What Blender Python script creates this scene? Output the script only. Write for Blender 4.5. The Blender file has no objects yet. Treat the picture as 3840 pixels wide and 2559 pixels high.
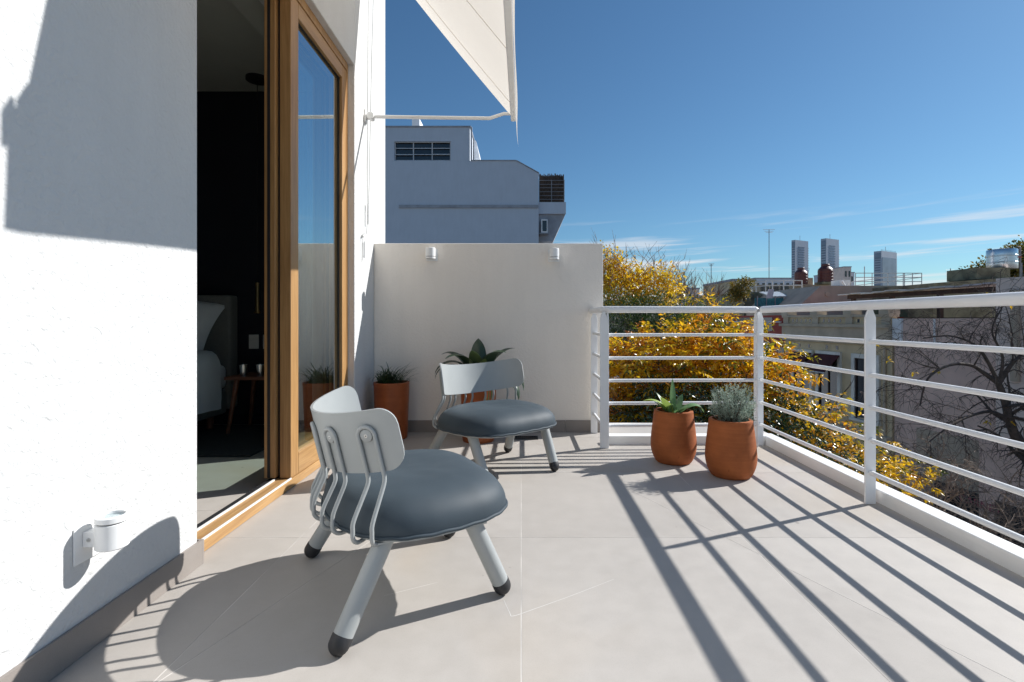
import bpy, math, random
from mathutils import Vector, Matrix, noise
R = math.radians
random.seed(7)

# ------------------------------------------------------------------ camera
CAMH, FPX, VX, VY = 0.886, 1938.0, 1955.0, 1200.0
scene = bpy.context.scene
col = scene.collection
cam_d = bpy.data.cameras.new('camera')
cam_d.sensor_width = 36.0
cam_d.lens = FPX / 3840 * 36
cam_d.shift_x = -(VX - 1920) / 3840
cam_d.shift_y = -(1279.5 - VY) / 3840
cam_d.clip_start = 0.05
cam_d.clip_end = 6000
cam = bpy.data.objects.new('camera', cam_d)
cam.location = (0, 0, CAMH)
cam.rotation_euler = (R(90), 0, 0)
col.objects.link(cam)
scene.camera = cam

# ------------------------------------------------------------------ sun, sky, exposure
SUN = Vector((0.734, 0.319, 0.605)).normalized()
sun_el = math.asin(SUN.z)
sun_az = math.atan2(SUN.x, SUN.y)
ld = bpy.data.lights.new('sun', 'SUN')
ld.energy = 5.0
ld.angle = R(0.53)
ld.color = (1.0, 0.985, 0.955)
lo = bpy.data.objects.new('sun', ld)
lo.rotation_euler = SUN.to_track_quat('Z', 'Y').to_euler()
lo.location = (8, 4, 12)
col.objects.link(lo)

world = bpy.data.worlds.new('World')
scene.world = world
world.use_nodes = True
wn, wl = world.node_tree.nodes, world.node_tree.links
wn.clear()
w_out = wn.new('ShaderNodeOutputWorld')
w_bg = wn.new('ShaderNodeBackground')
w_bg.inputs['Strength'].default_value = 0.067
sky = wn.new('ShaderNodeTexSky')
sky.sky_type = 'NISHITA'
sky.sun_disc = False
sky.sun_elevation = sun_el
sky.sun_rotation = sun_az
sky.altitude = 30
sky.air_density = 1.0
sky.dust_density = 0.3
sky.ozone_density = 1.4


def wmath(op, a, b=None, c=None, clamp=False):
    n = wn.new('ShaderNodeMath')
    n.operation = op
    n.use_clamp = clamp
    for i, v in enumerate((a, b, c)):
        if v is None:
            continue
        if isinstance(v, (int, float)):
            n.inputs[i].default_value = v
        else:
            wl.new(v, n.inputs[i])
    return n.outputs[0]


tc = wn.new('ShaderNodeTexCoord')
sx = wn.new('ShaderNodeSeparateXYZ')
wl.new(tc.outputs['Generated'], sx.inputs[0])
az = wmath('ARCTAN2', sx.outputs[0], sx.outputs[1])
el = wmath('ARCSINE', sx.outputs[2])


def wnoise(su, sv, ou, ov, scale, detail, rough, shear=0.0):
    u = wmath('MULTIPLY_ADD', az, su, ou)
    v0 = wmath('MULTIPLY_ADD', az, shear, el)
    v = wmath('MULTIPLY_ADD', v0, sv, ov)
    cx = wn.new('ShaderNodeCombineXYZ')
    wl.new(u, cx.inputs[0])
    wl.new(v, cx.inputs[1])
    n = wn.new('ShaderNodeTexNoise')
    n.inputs['Scale'].default_value = scale
    n.inputs['Detail'].default_value = detail
    n.inputs['Roughness'].default_value = rough
    n.inputs['Distortion'].default_value = 0.35
    wl.new(cx.outputs[0], n.inputs['Vector'])
    return n.outputs['Fac']


def wramp(f, a, b):
    n = wn.new('ShaderNodeMapRange')
    n.interpolation_type = 'SMOOTHSTEP'
    n.inputs['From Min'].default_value = a
    n.inputs['From Max'].default_value = b
    wl.new(f, n.inputs['Value'])
    return n.outputs[0]


# streaky cirrus a few degrees above the horizon, all the way round
ci = wramp(wnoise(2.3, 44.0, 5.15, 0.9, 1.0, 8, 0.58, -0.03), 0.50, 0.68)
ci = wmath('MULTIPLY', ci, wramp(el, 0.015, 0.05))
ci = wmath('MULTIPLY', ci, wramp(el, 0.21, 0.10))
# low cumulus bank on the horizon
cu = wramp(wnoise(9.0, 22.0, 1.2, 2.0, 1.0, 6, 0.55), 0.36, 0.48)
cu = wmath('MULTIPLY', cu, wramp(el, 0.075, 0.035))
cl = wmath('MULTIPLY', wmath('MAXIMUM', ci, cu), 0.88, clamp=True)
mixc = wn.new('ShaderNodeMix')
mixc.data_type = 'RGBA'
wl.new(cl, mixc.inputs['Factor'])
hs = wn.new('ShaderNodeHueSaturation')
hs.inputs['Saturation'].default_value = 1.0
tint = wn.new('ShaderNodeMix')
tint.data_type = 'RGBA'
tint.blend_type = 'MULTIPLY'
tint.inputs['Factor'].default_value = 1.0
wl.new(sky.outputs[0], tint.inputs[6])
tint.inputs[7].default_value = (0.595, 0.905, 1.09, 1)
wl.new(tint.outputs[2], hs.inputs['Color'])
wl.new(hs.outputs[0], mixc.inputs[6])
mixc.inputs[7].default_value = (9.3, 9.5, 9.9, 1)
wl.new(mixc.outputs[2], w_bg.inputs['Color'])
wl.new(w_bg.outputs[0], w_out.inputs['Surface'])

scene.view_settings.view_transform = 'Standard'
scene.view_settings.look = 'None'
scene.view_settings.exposure = 0.4
scene.view_settings.gamma = 1.0
scene.view_settings.use_curve_mapping = False
scene.render.engine = 'CYCLES'
scene.cycles.use_denoising = True
scene.cycles.max_bounces = 8
scene.cycles.diffuse_bounces = 4
scene.cycles.transparent_max_bounces = 12
scene.cycles.caustics_reflective = False
scene.cycles.caustics_refractive = False
scene.cycles.sample_clamp_indirect = 4.0


def P(px, py, Y):
    """photo pixel + distance -> world point"""
    return Vector(((px - VX) / FPX * Y, Y, CAMH - (py - VY) / FPX * Y))


# ------------------------------------------------------------------ materials
class NT:
    def __init__(self, name):
        self.m = bpy.data.materials.new(name)
        self.m.use_nodes = True
        self.n, self.l = self.m.node_tree.nodes, self.m.node_tree.links
        self.b = self.n['Principled BSDF']
        self.out = self.n['Material Output']

    def new(self, t, **kw):
        x = self.n.new(t)
        for k, v in kw.items():
            setattr(x, k, v)
        return x

    def link(self, a, b):
        self.l.new(a, b)

    def coord(self, scale=(1, 1, 1), rot=(0, 0, 0), kind='Object'):
        t = self.new('ShaderNodeTexCoord')
        m = self.new('ShaderNodeMapping')
        m.inputs['Scale'].default_value = scale
        m.inputs['Rotation'].default_value = rot
        self.link(t.outputs[kind], m.inputs[0])
        return m.outputs[0]

    def noise(self, vec, scale, detail=4, rough=0.55, dist=0.0):
        x = self.new('ShaderNodeTexNoise')
        x.inputs['Scale'].default_value = scale
        x.inputs['Detail'].default_value = detail
        x.inputs['Roughness'].default_value = rough
        x.inputs['Distortion'].default_value = dist
        self.link(vec, x.inputs['Vector'])
        return x.outputs['Fac']

    def ramp(self, fac, stops):
        x = self.new('ShaderNodeValToRGB')
        cr = x.color_ramp
        while len(cr.elements) < len(stops):
            cr.elements.new(0.5)
        for e, (p, c) in zip(cr.elements, stops):
            e.position = p
            e.color = (*c, 1) if len(c) == 3 else c
        self.link(fac, x.inputs[0])
        return x.outputs[0]

    def mix(self, fac, a, b, mode='MIX'):
        x = self.new('ShaderNodeMix', data_type='RGBA', blend_type=mode)
        for s, v in ((0, fac), (6, a), (7, b)):
            if hasattr(v, 'links'):
                self.link(v, x.inputs[s])
            elif s == 0:
                x.inputs[s].default_value = v
            else:
                x.inputs[s].default_value = (*v, 1)
        return x.outputs[2]

    def bump(self, h, strength, dist):
        x = self.new('ShaderNodeBump')
        x.inputs['Strength'].default_value = strength
        x.inputs['Distance'].default_value = dist
        self.link(h, x.inputs['Height'])
        self.link(x.outputs[0], self.b.inputs['Normal'])
        return x

    def set(self, **kw):
        for k, v in kw.items():
            k = k.replace('_', ' ')
            s = self.b.inputs[k]
            if hasattr(v, 'links'):
                self.link(v, s)
            else:
                s.default_value = (*v, 1) if isinstance(v, tuple) and len(v) == 3 else v
        return self


def simple(name, c, rough=0.5, var=0.12, scale=6.0, bump=0.0, bscale=80.0, metal=0.0, spec=0.5, coord='Object'):
    t = NT(name)
    v = t.coord(kind=coord)
    f = t.noise(v, scale, 5)
    lo_ = tuple(max(0, x * (1 - var)) for x in c)
    hi_ = tuple(min(1, x * (1 + var)) for x in c)
    t.set(Base_Color=t.ramp(f, [(0.3, lo_), (0.7, hi_)]), Roughness=rough, Metallic=metal)
    t.b.inputs['Specular IOR Level'].default_value = spec
    if bump:
        t.bump(t.noise(v, bscale, 4), bump, 0.004)
    return t.m


def stucco(name, c, bscale=55, strength=0.5, dist=0.004, var=0.05):
    t = NT(name)
    v = t.coord()
    big = t.noise(v, 1.3, 4)
    fine = t.noise(v, bscale, 6, 0.6, 0.4)
    st = t.noise(t.coord((1, 1, 0.18)), 7.0, 5, 0.6)
    c0 = tuple(x * (1 - var) for x in c)
    cc = t.ramp(big, [(0.3, c0), (0.7, c)])
    cc = t.mix(0.06, cc, t.ramp(st, [(0.35, (0.5, 0.48, 0.45)), (0.6, (1, 1, 1))]), 'MULTIPLY')
    sp = t.ramp(t.noise(v, 9.0, 2, 0.5), [(0.76, (1, 1, 1)), (0.80, (0.75, 0.70, 0.64))])
    cc = t.mix(0.25, cc, sp, 'MULTIPLY')
    t.set(Base_Color=cc, Roughness=0.85)
    t.b.inputs['Specular IOR Level'].default_value = 0.2
    worm = t.noise(t.coord((1, 1, 1)), bscale * 0.45, 3, 0.5, 1.6)
    h = t.new('ShaderNodeMath', operation='MULTIPLY_ADD')
    t.link(worm, h.inputs[0])
    h.inputs[1].default_value = 0.9
    t.link(fine, h.inputs[2])
    t.bump(h.outputs[0], strength, dist)
    return t.m


def wood(name, c1, c2, axis=2, scale=1.0, rough=0.45):
    t = NT(name)
    s = [26.0, 26.0, 26.0]
    s[axis] = 1.3
    v = t.coord(tuple(x * scale for x in s))
    f = t.noise(v, 1.0, 6, 0.62, 0.9)
    s2 = [160.0, 160.0, 160.0]
    s2[axis] = 5.0
    g = t.noise(t.coord(tuple(s2)), 1.0, 3, 0.6)
    cc = t.ramp(f, [(0.28, c1), (0.5, tuple((a + b) / 2 for a, b in zip(c1, c2))), (0.72, c2)])
    cc = t.mix(0.35, cc, t.ramp(g, [(0.35, (0.55, 0.45, 0.35)), (0.6, (1, 1, 1))]), 'MULTIPLY')
    t.set(Base_Color=cc, Roughness=rough)
    t.bump(g, 0.15, 0.001)
    return t.m


def leafmat(name, stops, trans=0.35, rough=0.45, spec=0.5):
    """leaf shader: colour from the random per-leaf attribute 'tone'"""
    t = NT(name)
    a = t.new('ShaderNodeAttribute', attribute_name='tone')
    cc = t.ramp(a.outputs['Fac'], stops)
    t.set(Base_Color=cc, Roughness=rough)
    t.b.inputs['Specular IOR Level'].default_value = spec
    tr = t.new('ShaderNodeBsdfTranslucent')
    t.link(cc, tr.inputs['Color'])
    mx = t.new('ShaderNodeMixShader')
    mx.inputs[0].default_value = trans
    t.link(t.b.outputs[0], mx.inputs[1])
    t.link(tr.outputs[0], mx.inputs[2])
    t.link(mx.outputs[0], t.out.inputs['Surface'])
    return t.m


def glass(name, tint, ior=2.3, rough=0.0):
    t = NT(name)
    tr = t.new('ShaderNodeBsdfTransparent')
    tr.inputs['Color'].default_value = (*tint, 1)
    gl = t.new('ShaderNodeBsdfGlossy')
    gl.inputs['Roughness'].default_value = rough
    gl.inputs['Color'].default_value = (0.88, 0.96, 1, 1)
    lw = t.new('ShaderNodeLayerWeight')
    lw.inputs['Blend'].default_value = 0.5
    pw_ = t.new('ShaderNodeMath', operation='POWER')
    t.link(lw.outputs['Facing'], pw_.inputs[0])
    pw_.inputs[1].default_value = ior
    fr = t.new('ShaderNodeMath', operation='MULTIPLY_ADD')
    t.link(pw_.outputs[0], fr.inputs[0])
    fr.inputs[1].default_value = 0.92
    fr.inputs[2].default_value = 0.05
    mx = t.new('ShaderNodeMixShader')
    t.link(fr.outputs[0], mx.inputs[0])
    t.link(tr.outputs[0], mx.inputs[1])
    t.link(gl.outputs[0], mx.inputs[2])
    t.link(mx.outputs[0], t.out.inputs['Surface'])
    return t.m


M = {}
M['wall_white'] = stucco('white_stucco', (0.65, 0.648, 0.64), 60, 0.72, 0.0072)
M['wall_beige'] = stucco('warm_white_stucco', (0.86, 0.80, 0.725), 70, 0.5, 0.005)


def tilemat(name, c, grout=False):
    t = NT(name)
    v = t.coord()
    a = t.noise(v, 1.1, 5, 0.6, 0.3)
    b = t.noise(v, 14, 6, 0.65)
    s = t.noise(v, 420, 2, 0.5)
    c0 = tuple(x * 0.90 for x in c)
    cc = t.ramp(a, [(0.3, c0), (0.7, tuple(x * 1.04 for x in c))])
    cc = t.mix(0.22, cc, t.ramp(b, [(0.3, (0.72, 0.70, 0.67)), (0.62, (1, 1, 1))]), 'MULTIPLY')
    warm = t.ramp(t.noise(v, 0.9, 3, 0.5, 0.6), [(0.54, (1, 1, 1)), (0.72, (1.0, 0.90, 0.76))])
    cc = t.mix(0.85, cc, warm, 'MULTIPLY')
    cc = t.mix(0.35, cc, t.ramp(s, [(0.28, (0.55, 0.53, 0.5)), (0.42, (1, 1, 1))]), 'MULTIPLY')
    sp = t.ramp(t.noise(v, 17, 1, 0.4), [(0.80, (1, 1, 1)), (0.83, (0.35, 0.32, 0.3))])
    cc = t.mix(0.5, cc, sp, 'MULTIPLY')
    oi = t.new('ShaderNodeObjectInfo')
    rv = t.ramp(oi.outputs['Random'], [(0, (0.935, 0.93, 0.925)), (1, (1, 1, 1))])
    cc = t.mix(1.0, cc, rv, 'MULTIPLY')
    t.set(Base_Color=cc, Roughness=t.ramp(b, [(0.3, (0.50,) * 3), (0.7, (0.66,) * 3)]))
    t.b.inputs['Specular IOR Level'].default_value = 0.35
    t.bump(b, 0.04, 0.002)
    return t.m


M['tile'] = tilemat('porcelain_tile', (0.462, 0.428, 0.393))
M['skirt'] = tilemat('skirting_porcelain', (0.31, 0.275, 0.25))
M['grout'] = simple('pale_grout', (0.55, 0.52, 0.485), 0.9, 0.3, 5)
M['white_paint'] = simple('white_enamel', (0.80, 0.80, 0.80), 0.34, 0.035, 9, 0.05, 60)
M['kerb_paint'] = simple('white_kerb_paint', (0.80, 0.79, 0.77), 0.5, 0.05, 4, 0.12, 25)
M['lamp_white'] = simple('white_powder_coat', (0.80, 0.80, 0.79), 0.42, 0.03, 20, 0.04, 200)
M['black_rubber'] = simple('black_rubber', (0.018, 0.018, 0.02), 0.55, 0.3, 30, 0.1, 120)
M['dark_gap'] = simple('dark_gasket', (0.012, 0.012, 0.013), 0.6)
M['chair_metal'] = simple('grey_powder_coat', (0.35, 0.365, 0.36), 0.42, 0.03, 12, 0.05, 500)
M['screw'] = simple('steel_screw', (0.62, 0.62, 0.6), 0.3, 0.05, 40, metal=1.0)
M['alu'] = simple('brushed_aluminium', (0.75, 0.75, 0.74), 0.35, 0.05, 30, metal=0.8)
M['oak_v'] = wood('oak_upright', (0.30, 0.155, 0.055), (0.50, 0.29, 0.115), 2)
M['oak_h'] = wood('oak_level', (0.36, 0.20, 0.08), (0.56, 0.345, 0.15), 1)
M['glass'] = glass('door_glazing', (0.80, 0.89, 0.845), 1.35)
M['lampglass'] = glass('lamp_lens', (0.9, 0.92, 0.92), 4.0)


def fabricmat():
    t = NT('slate_upholstery')
    v = t.coord()
    w1 = t.noise(t.coord((900, 180, 400)), 1, 2)
    w2 = t.noise(t.coord((180, 900, 400)), 1, 2)
    m = t.new('ShaderNodeMath', operation='ADD')
    t.link(w1, m.inputs[0])
    t.link(w2, m.inputs[1])
    cc = t.ramp(t.noise(v, 5, 4), [(0.3, (0.026, 0.040, 0.052)), (0.7, (0.038, 0.055, 0.069))])
    cc = t.mix(0.5, cc, t.ramp(m.outputs[0], [(0.35, (0.55, 0.58, 0.6)), (0.65, (1.0, 1.0, 1.0))]), 'MULTIPLY')
    t.set(Base_Color=cc, Roughness=0.62)
    t.b.inputs['Sheen Weight'].default_value = 0.06
    t.b.inputs['Sheen Roughness'].default_value = 0.4
    t.b.inputs['Sheen Tint'].default_value = (0.6, 0.75, 0.85, 1)
    t.b.inputs['Specular IOR Level'].default_value = 0.45
    t.bump(m.outputs[0], 0.25, 0.0012)
    return t.m


M['fabric'] = fabricmat()


def terracotta(name, c, rough, ring=55.0):
    t = NT(name)
    v = t.coord()
    rings = t.noise(t.coord((1.5, 1.5, ring)), 1, 4, 0.6)
    blot = t.noise(v, 7, 5, 0.6)
    spots = t.noise(v, 16, 2, 0.5)
    cc = t.ramp(blot, [(0.28, tuple(x * 0.72 for x in c)), (0.55, c), (0.8, tuple(min(1, x * 1.25) for x in c))])
    cc = t.mix(0.45, cc, t.ramp(rings, [(0.3, (0.58, 0.52, 0.46)), (0.65, (1, 1, 1))]), 'MULTIPLY')
    cc = t.mix(0.6, cc, t.ramp(spots, [(0.73, (1, 1, 1)), (0.78, (0.25, 0.22, 0.2))]), 'MULTIPLY')
    cc = t.mix(t.ramp(t.noise(v, 4.0, 3, 0.5), [(0.66, (0, 0, 0)), (0.78, (0.35,) * 3)]), cc, (0.62, 0.42, 0.27))
    t.set(Base_Color=cc, Roughness=rough)
    t.b.inputs['Specular IOR Level'].default_value = 0.3
    t.bump(rings, 0.12, 0.003)
    return t.m


M['terra'] = terracotta('terracotta', (0.395, 0.115, 0.034), 0.75)
M['terra_tall'] = terracotta('glazed_terracotta', (0.36, 0.095, 0.028), 0.38, 20)
M['soil'] = simple('bark_soil', (0.045, 0.026, 0.016), 0.95, 0.7, 40, 0.8, 60)
M['soil_chip'] = simple('bark_chip', (0.11, 0.06, 0.035), 0.9, 0.6, 30)


def canvasmat():
    t = NT('cream_canvas')
    v = t.coord()
    f = t.noise(v, 2.0, 4)
    w = t.noise(t.coord((300, 300, 300)), 1, 2)
    cc = t.ramp(f, [(0.3, (0.78, 0.72, 0.66)), (0.7, (0.83, 0.775, 0.71))])
    t.set(Base_Color=cc, Roughness=0.8)
    t.bump(w, 0.15, 0.001)
    tr = t.new('ShaderNodeBsdfTranslucent')
    tr.inputs['Color'].default_value = (0.86, 0.79, 0.70, 1)
    mx = t.new('ShaderNodeMixShader')
    mx.inputs[0].default_value = 0.34
    t.link(t.b.outputs[0], mx.inputs[1])
    t.link(tr.outputs[0], mx.inputs[2])
    t.link(mx.outputs[0], t.out.inputs['Surface'])
    return t.m


M['canvas'] = canvasmat()
M['cord'] = simple('white_cord', (0.62, 0.61, 0.58), 0.7)
M['cord_grey'] = simple('grey_cord', (0.40, 0.40, 0.39), 0.7)

# ------------------------------------------------------------------ mesh builder
class MB:
    def __init__(self):
        self.v, self.f, self.t = [], [], []

    def add(self, vs, fs):
        o = len(self.v)
        self.v += [tuple(x) for x in vs]
        self.f += [tuple(i + o for i in q) for q in fs]
        return o

    def box(self, x0, x1, y0, y1, z0, z1):
        vs = [(x, y, z) for z in (z0, z1) for y in (y0, y1) for x in (x0, x1)]
        self.add(vs, [(0, 2, 3, 1), (4, 5, 7, 6), (0, 1, 5, 4), (2, 6, 7, 3), (0, 4, 6, 2), (1, 3, 7, 5)])
        return self

    def obox(self, c, ax, ay, az_):
        """oriented box from centre and three half-axis vectors"""
        c, ax, ay, az_ = Vector(c), Vector(ax), Vector(ay), Vector(az_)
        vs = [c + ax * i + ay * j + az_ * k for k in (-1, 1) for j in (-1, 1) for i in (-1, 1)]
        self.add(vs, [(0, 2, 3, 1), (4, 5, 7, 6), (0, 1, 5, 4), (2, 6, 7, 3), (0, 4, 6, 2), (1, 3, 7, 5)])
        return self

    def prism(self, pts, a, b, axis='z'):
        """convex polygon pts (2D) extruded from a to b along axis"""
        n = len(pts)

        def m(p, h):
            return {'z': (p[0], p[1], h), 'y': (p[0], h, p[1]), 'x': (h, p[0], p[1])}[axis]
        vs = [m(p, a) for p in pts] + [m(p, b) for p in pts]
        fs = [tuple(range(n - 1, -1, -1)), tuple(range(n, 2 * n))]
        fs += [(i, (i + 1) % n, n + (i + 1) % n, n + i) for i in range(n)]
        self.add(vs, fs)
        return self

    def tube(self, path, rad, seg=10, closed=False, cap=True):
        path = [Vector(p) for p in path]
        n = len(path)
        rad = [rad] * n if isinstance(rad, (int, float)) else rad
        tang = []
        for i in range(n):
            if closed:
                d = path[(i + 1) % n] - path[i - 1]
            else:
                d = path[min(i + 1, n - 1)] - path[max(i - 1, 0)]
            tang.append(d.normalized() if d.length > 1e-9 else Vector((0, 0, 1)))
        up = Vector((0, 0, 1)) if abs(tang[0].z) < 0.9 else Vector((1, 0, 0))
        u = tang[0].cross(up).normalized()
        vs = []
        for i in range(n):
            t = tang[i]
            u = (u - t * u.dot(t))
            u = u.normalized() if u.length > 1e-6 else t.orthogonal().normalized()
            w = t.cross(u)
            for k in range(seg):
                a = 2 * math.pi * k / seg
                vs.append(path[i] + (u * math.cos(a) + w * math.sin(a)) * rad[i])
        fs = []
        rng = n if closed else n - 1
        for i in range(rng):
            j = (i + 1) % n
            for k in range(seg):
                k2 = (k + 1) % seg
                fs.append((i * seg + k, i * seg + k2, j * seg + k2, j * seg + k))
        if cap and not closed:
            fs.append(tuple(range(seg - 1, -1, -1)))
            fs.append(tuple((n - 1) * seg + k for k in range(seg)))
        self.add(vs, fs)
        return self

    def lathe(self, prof, seg=40, c=(0, 0, 0), closed=False):
        """profile of (r, z); rings about z"""
        vs, fs = [], []
        for r, z in prof:
            for k in range(seg):
                a = 2 * math.pi * k / seg
                vs.append((c[0] + r * math.cos(a), c[1] + r * math.sin(a), c[2] + z))
        n = len(prof)
        for i in range(n if closed else n - 1):
            j = (i + 1) % n
            for k in range(seg):
                k2 = (k + 1) % seg
                fs.append((i * seg + k, i * seg + k2, j * seg + k2, j * seg + k))
        if not closed:
            fs.append(tuple(range(seg - 1, -1, -1)))
            fs.append(tuple((n - 1) * seg + k for k in range(seg)))
        self.add(vs, fs)
        return self

    def leaf(self, p, d, nrm, ln, wd, tone=0.5, fold=0.25):
        """small folded leaf of four triangles"""
        d = d.normalized()
        s = d.cross(nrm)
        s = s.normalized() if s.length > 1e-6 else d.orthogonal().normalized()
        n = s.cross(d)
        a = p
        b = p + d * ln * 0.45 + s * wd * 0.5 + n * wd * fold
        c = p + d * ln - n * ln * 0.12
        e = p + d * ln * 0.45 - s * wd * 0.5 + n * wd * fold
        m = p + d * ln * 0.5
        self.add([a, b, c, e, m], [(0, 1, 4), (1, 2, 4), (2, 3, 4), (3, 0, 4)])
        self.t += [tone] * 5
        return self

    def ribbon(self, pts, widths, side, tone=0.5, fold=0.2, cols=4):
        """broad leaf: centre line, widths, side vectors; shallow V"""
        n = len(pts)
        vs = []
        for i in range(n):
            p = Vector(pts[i])
            t = (Vector(pts[min(i + 1, n - 1)]) - Vector(pts[max(i - 1, 0)])).normalized()
            s = (side - t * side.dot(t)).normalized()
            nn = s.cross(t)
            for k in range(cols + 1):
                q = (k / cols - 0.5) * 2
                vs.append(p + s * q * widths[i] * 0.5 + nn * abs(q) * widths[i] * fold)
        fs = []
        for i in range(n - 1):
            for k in range(cols):
                a = i * (cols + 1) + k
                fs.append((a, a + 1, a + cols + 2, a + cols + 1))
        self.add(vs, fs)
        self.t += [tone] * len(vs)
        return self

    def mesh(self, name, smooth=None):
        me = bpy.data.meshes.new(name)
        me.from_pydata(self.v, [], self.f)
        if self.t and len(self.t) == len(self.v):
            a = me.attributes.new('tone', 'FLOAT', 'POINT')
            a.data.foreach_set('value', self.t)
        if smooth is not None:
            me.shade_smooth()
            me.set_sharp_from_angle(angle=R(smooth))
        me.update()
        return me

    def build(self, name, mat, parent=None, smooth=None, **props):
        o = bpy.data.objects.new(name, self.mesh(name, smooth))
        o.data.materials.append(M[mat] if isinstance(mat, str) else mat)
        col.objects.link(o)
        if parent is not None:
            o.parent = parent
        for k, v in props.items():
            o[k] = v
        return o


def tag(o, label, cat, group=None):
    o['label'] = label
    o['category'] = cat
    if group:
        o['group'] = group
    return o


def thing(name, label, cat, loc=(0, 0, 0), rotz=0.0, group=None):
    o = bpy.data.objects.new(name, None)
    o.empty_display_size = 0.1
    o.location = loc
    o.rotation_euler = (0, 0, rotz)
    col.objects.link(o)
    return tag(o, label, cat, group)


def copy_obj(o, parent, name=None):
    c = o.copy()
    col.objects.link(c)
    c.parent = parent
    if name:
        c.name = name
    return c


def bevel(o, w, seg=2):
    b = o.modifiers.new('soft_edge', 'BEVEL')
    b.width = w
    b.segments = seg
    b.limit_method = 'ANGLE'
    return o


def cat(pts, n=8, closed=True):
    """Catmull-Rom through points"""
    pts = [Vector(p) for p in pts]
    m = len(pts)
    out = []
    rng = m if closed else m - 1
    for i in range(rng):
        if closed:
            p0, p1, p2, p3 = pts[i - 1], pts[i], pts[(i + 1) % m], pts[(i + 2) % m]
        else:
            p0, p1, p2, p3 = pts[max(i - 1, 0)], pts[i], pts[i + 1], pts[min(i + 2, m - 1)]
        for k in range(n):
            t = k / n
            out.append(0.5 * ((2 * p1) + (p2 - p0) * t + (2 * p0 - 5 * p1 + 4 * p2 - p3) * t * t + (3 * p1 - p0 - 3 * p2 + p3) * t ** 3))
    if not closed:
        out.append(pts[-1])
    return out


# ================================================================== THE TERRACE
WX = -1.165            # face of the house wall
DY0, DY1 = 1.86, 3.61  # door opening
DOORZ = 2.666
PY = 4.08              # face of the parapet wall
PX1 = 0.645            # free end of the parapet wall
KX, KY = 1.728, 3.665  # inner faces of the kerb
PH = 1.49

fl = MB().box(-1.5, KX + 0.2, -3.0, 4.45, -0.35, -0.0006).build('terrace_floor', 'grout', kind='structure')


def clip(poly, nx, ny, c):
    """keep nx*x+ny*y <= c"""
    out = []
    for i in range(len(poly)):
        a, b = poly[i], poly[(i + 1) % len(poly)]
        da, db = nx * a[0] + ny * a[1] - c, nx * b[0] + ny * b[1] - c
        if da <= 0:
            out.append(a)
        if da * db < 0:
            t = da / (da - db)
            out.append((a[0] + (b[0] - a[0]) * t, a[1] + (b[1] - a[1]) * t))
    return out


def area(p):
    return 0.5 * sum(p[i][0] * p[(i + 1) % len(p)][1] - p[(i + 1) % len(p)][0] * p[i][1] for i in range(len(p)))


def inset(p, d):
    q = p
    n = len(p)
    for i in range(n):
        a, b = p[i], p[(i + 1) % n]
        ex, ey = b[0] - a[0], b[1] - a[1]
        L = math.hypot(ex, ey)
        if L < 1e-6:
            continue
        nx, ny = ey / L, -ex / L
        q = clip(q, nx, ny, nx * a[0] + ny * a[1] - d)
        if len(q) < 3:
            return []
    return q


DR = (0.03, 3.87)
xs = [-1.215, -0.9, 0.0, 0.9, KX + 0.002]
ys = [-3.0, -2.4, -1.5, -0.6, 0.3, 1.2, 2.1, 3.0, 3.9, 4.3]
for i in range(len(xs) - 1):
    for j in range(len(ys) - 1):
        cells = [[(xs[i], ys[j]), (xs[i + 1], ys[j]), (xs[i + 1], ys[j + 1]), (xs[i], ys[j + 1])]]
        for (tx, ty) in ((-0.874, 1.305), (0.923, 1.893)):
            dx, dy = tx - DR[0], ty - DR[1]
            L = math.hypot(dx, dy)
            nx, ny = dy / L, -dx / L
            c = nx * DR[0] + ny * DR[1]
            nxt = []
            for p in cells:
                if ys[j] > 3.5:
                    nxt.append(p)
                    continue
                for s in (1, -1):
                    q = clip(p, nx * s, ny * s, c * s)
                    if len(q) >= 3 and area(q) > 1e-4:
                        nxt.append(q)
            cells = nxt
        for p in cells:
            q = inset(p, 0.0017)
            if len(q) >= 3 and area(q) > 2e-4:
                MB().prism(q, -0.010, 0.0).build('floor_tile', 'tile', fl)

# pale scuff left on the tiles
def scuff(pix, w):
    pts_ = [Vector(((x_ - VX) * CAMH / (y_ - VY), FPX * CAMH / (y_ - VY), 0.0004)) for x_, y_ in pix]
    pts_ = cat(pts_, 5, False)
    m_ = MB()
    for i_, p_ in enumerate(pts_):
        d_ = (pts_[min(i_ + 1, len(pts_) - 1)] - pts_[max(i_ - 1, 0)]).normalized()
        n_ = Vector((-d_.y, d_.x, 0)) * w * (0.4 + 0.6 * math.sin(math.pi * (i_ + 0.5) / len(pts_)))
        m_.v += [tuple(p_ + n_), tuple(p_ - n_)]
    m_.f = [(2 * i_, 2 * i_ + 1, 2 * i_ + 3, 2 * i_ + 2) for i_ in range(len(pts_) - 1)]
    m_.build('scuff_mark', 'scuff', fl)


M['scuff'] = simple('pale_scuff', (0.62, 0.60, 0.57), 0.8, 0.1, 30)
scuff([(1888, 2248), (1912, 2300), (1925, 2311), (2000, 2286), (2150, 2232), (2302, 2173)], 0.0013)
scuff([(1440, 2235), (1560, 2205), (1640, 2185)], 0.0011)

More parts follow.
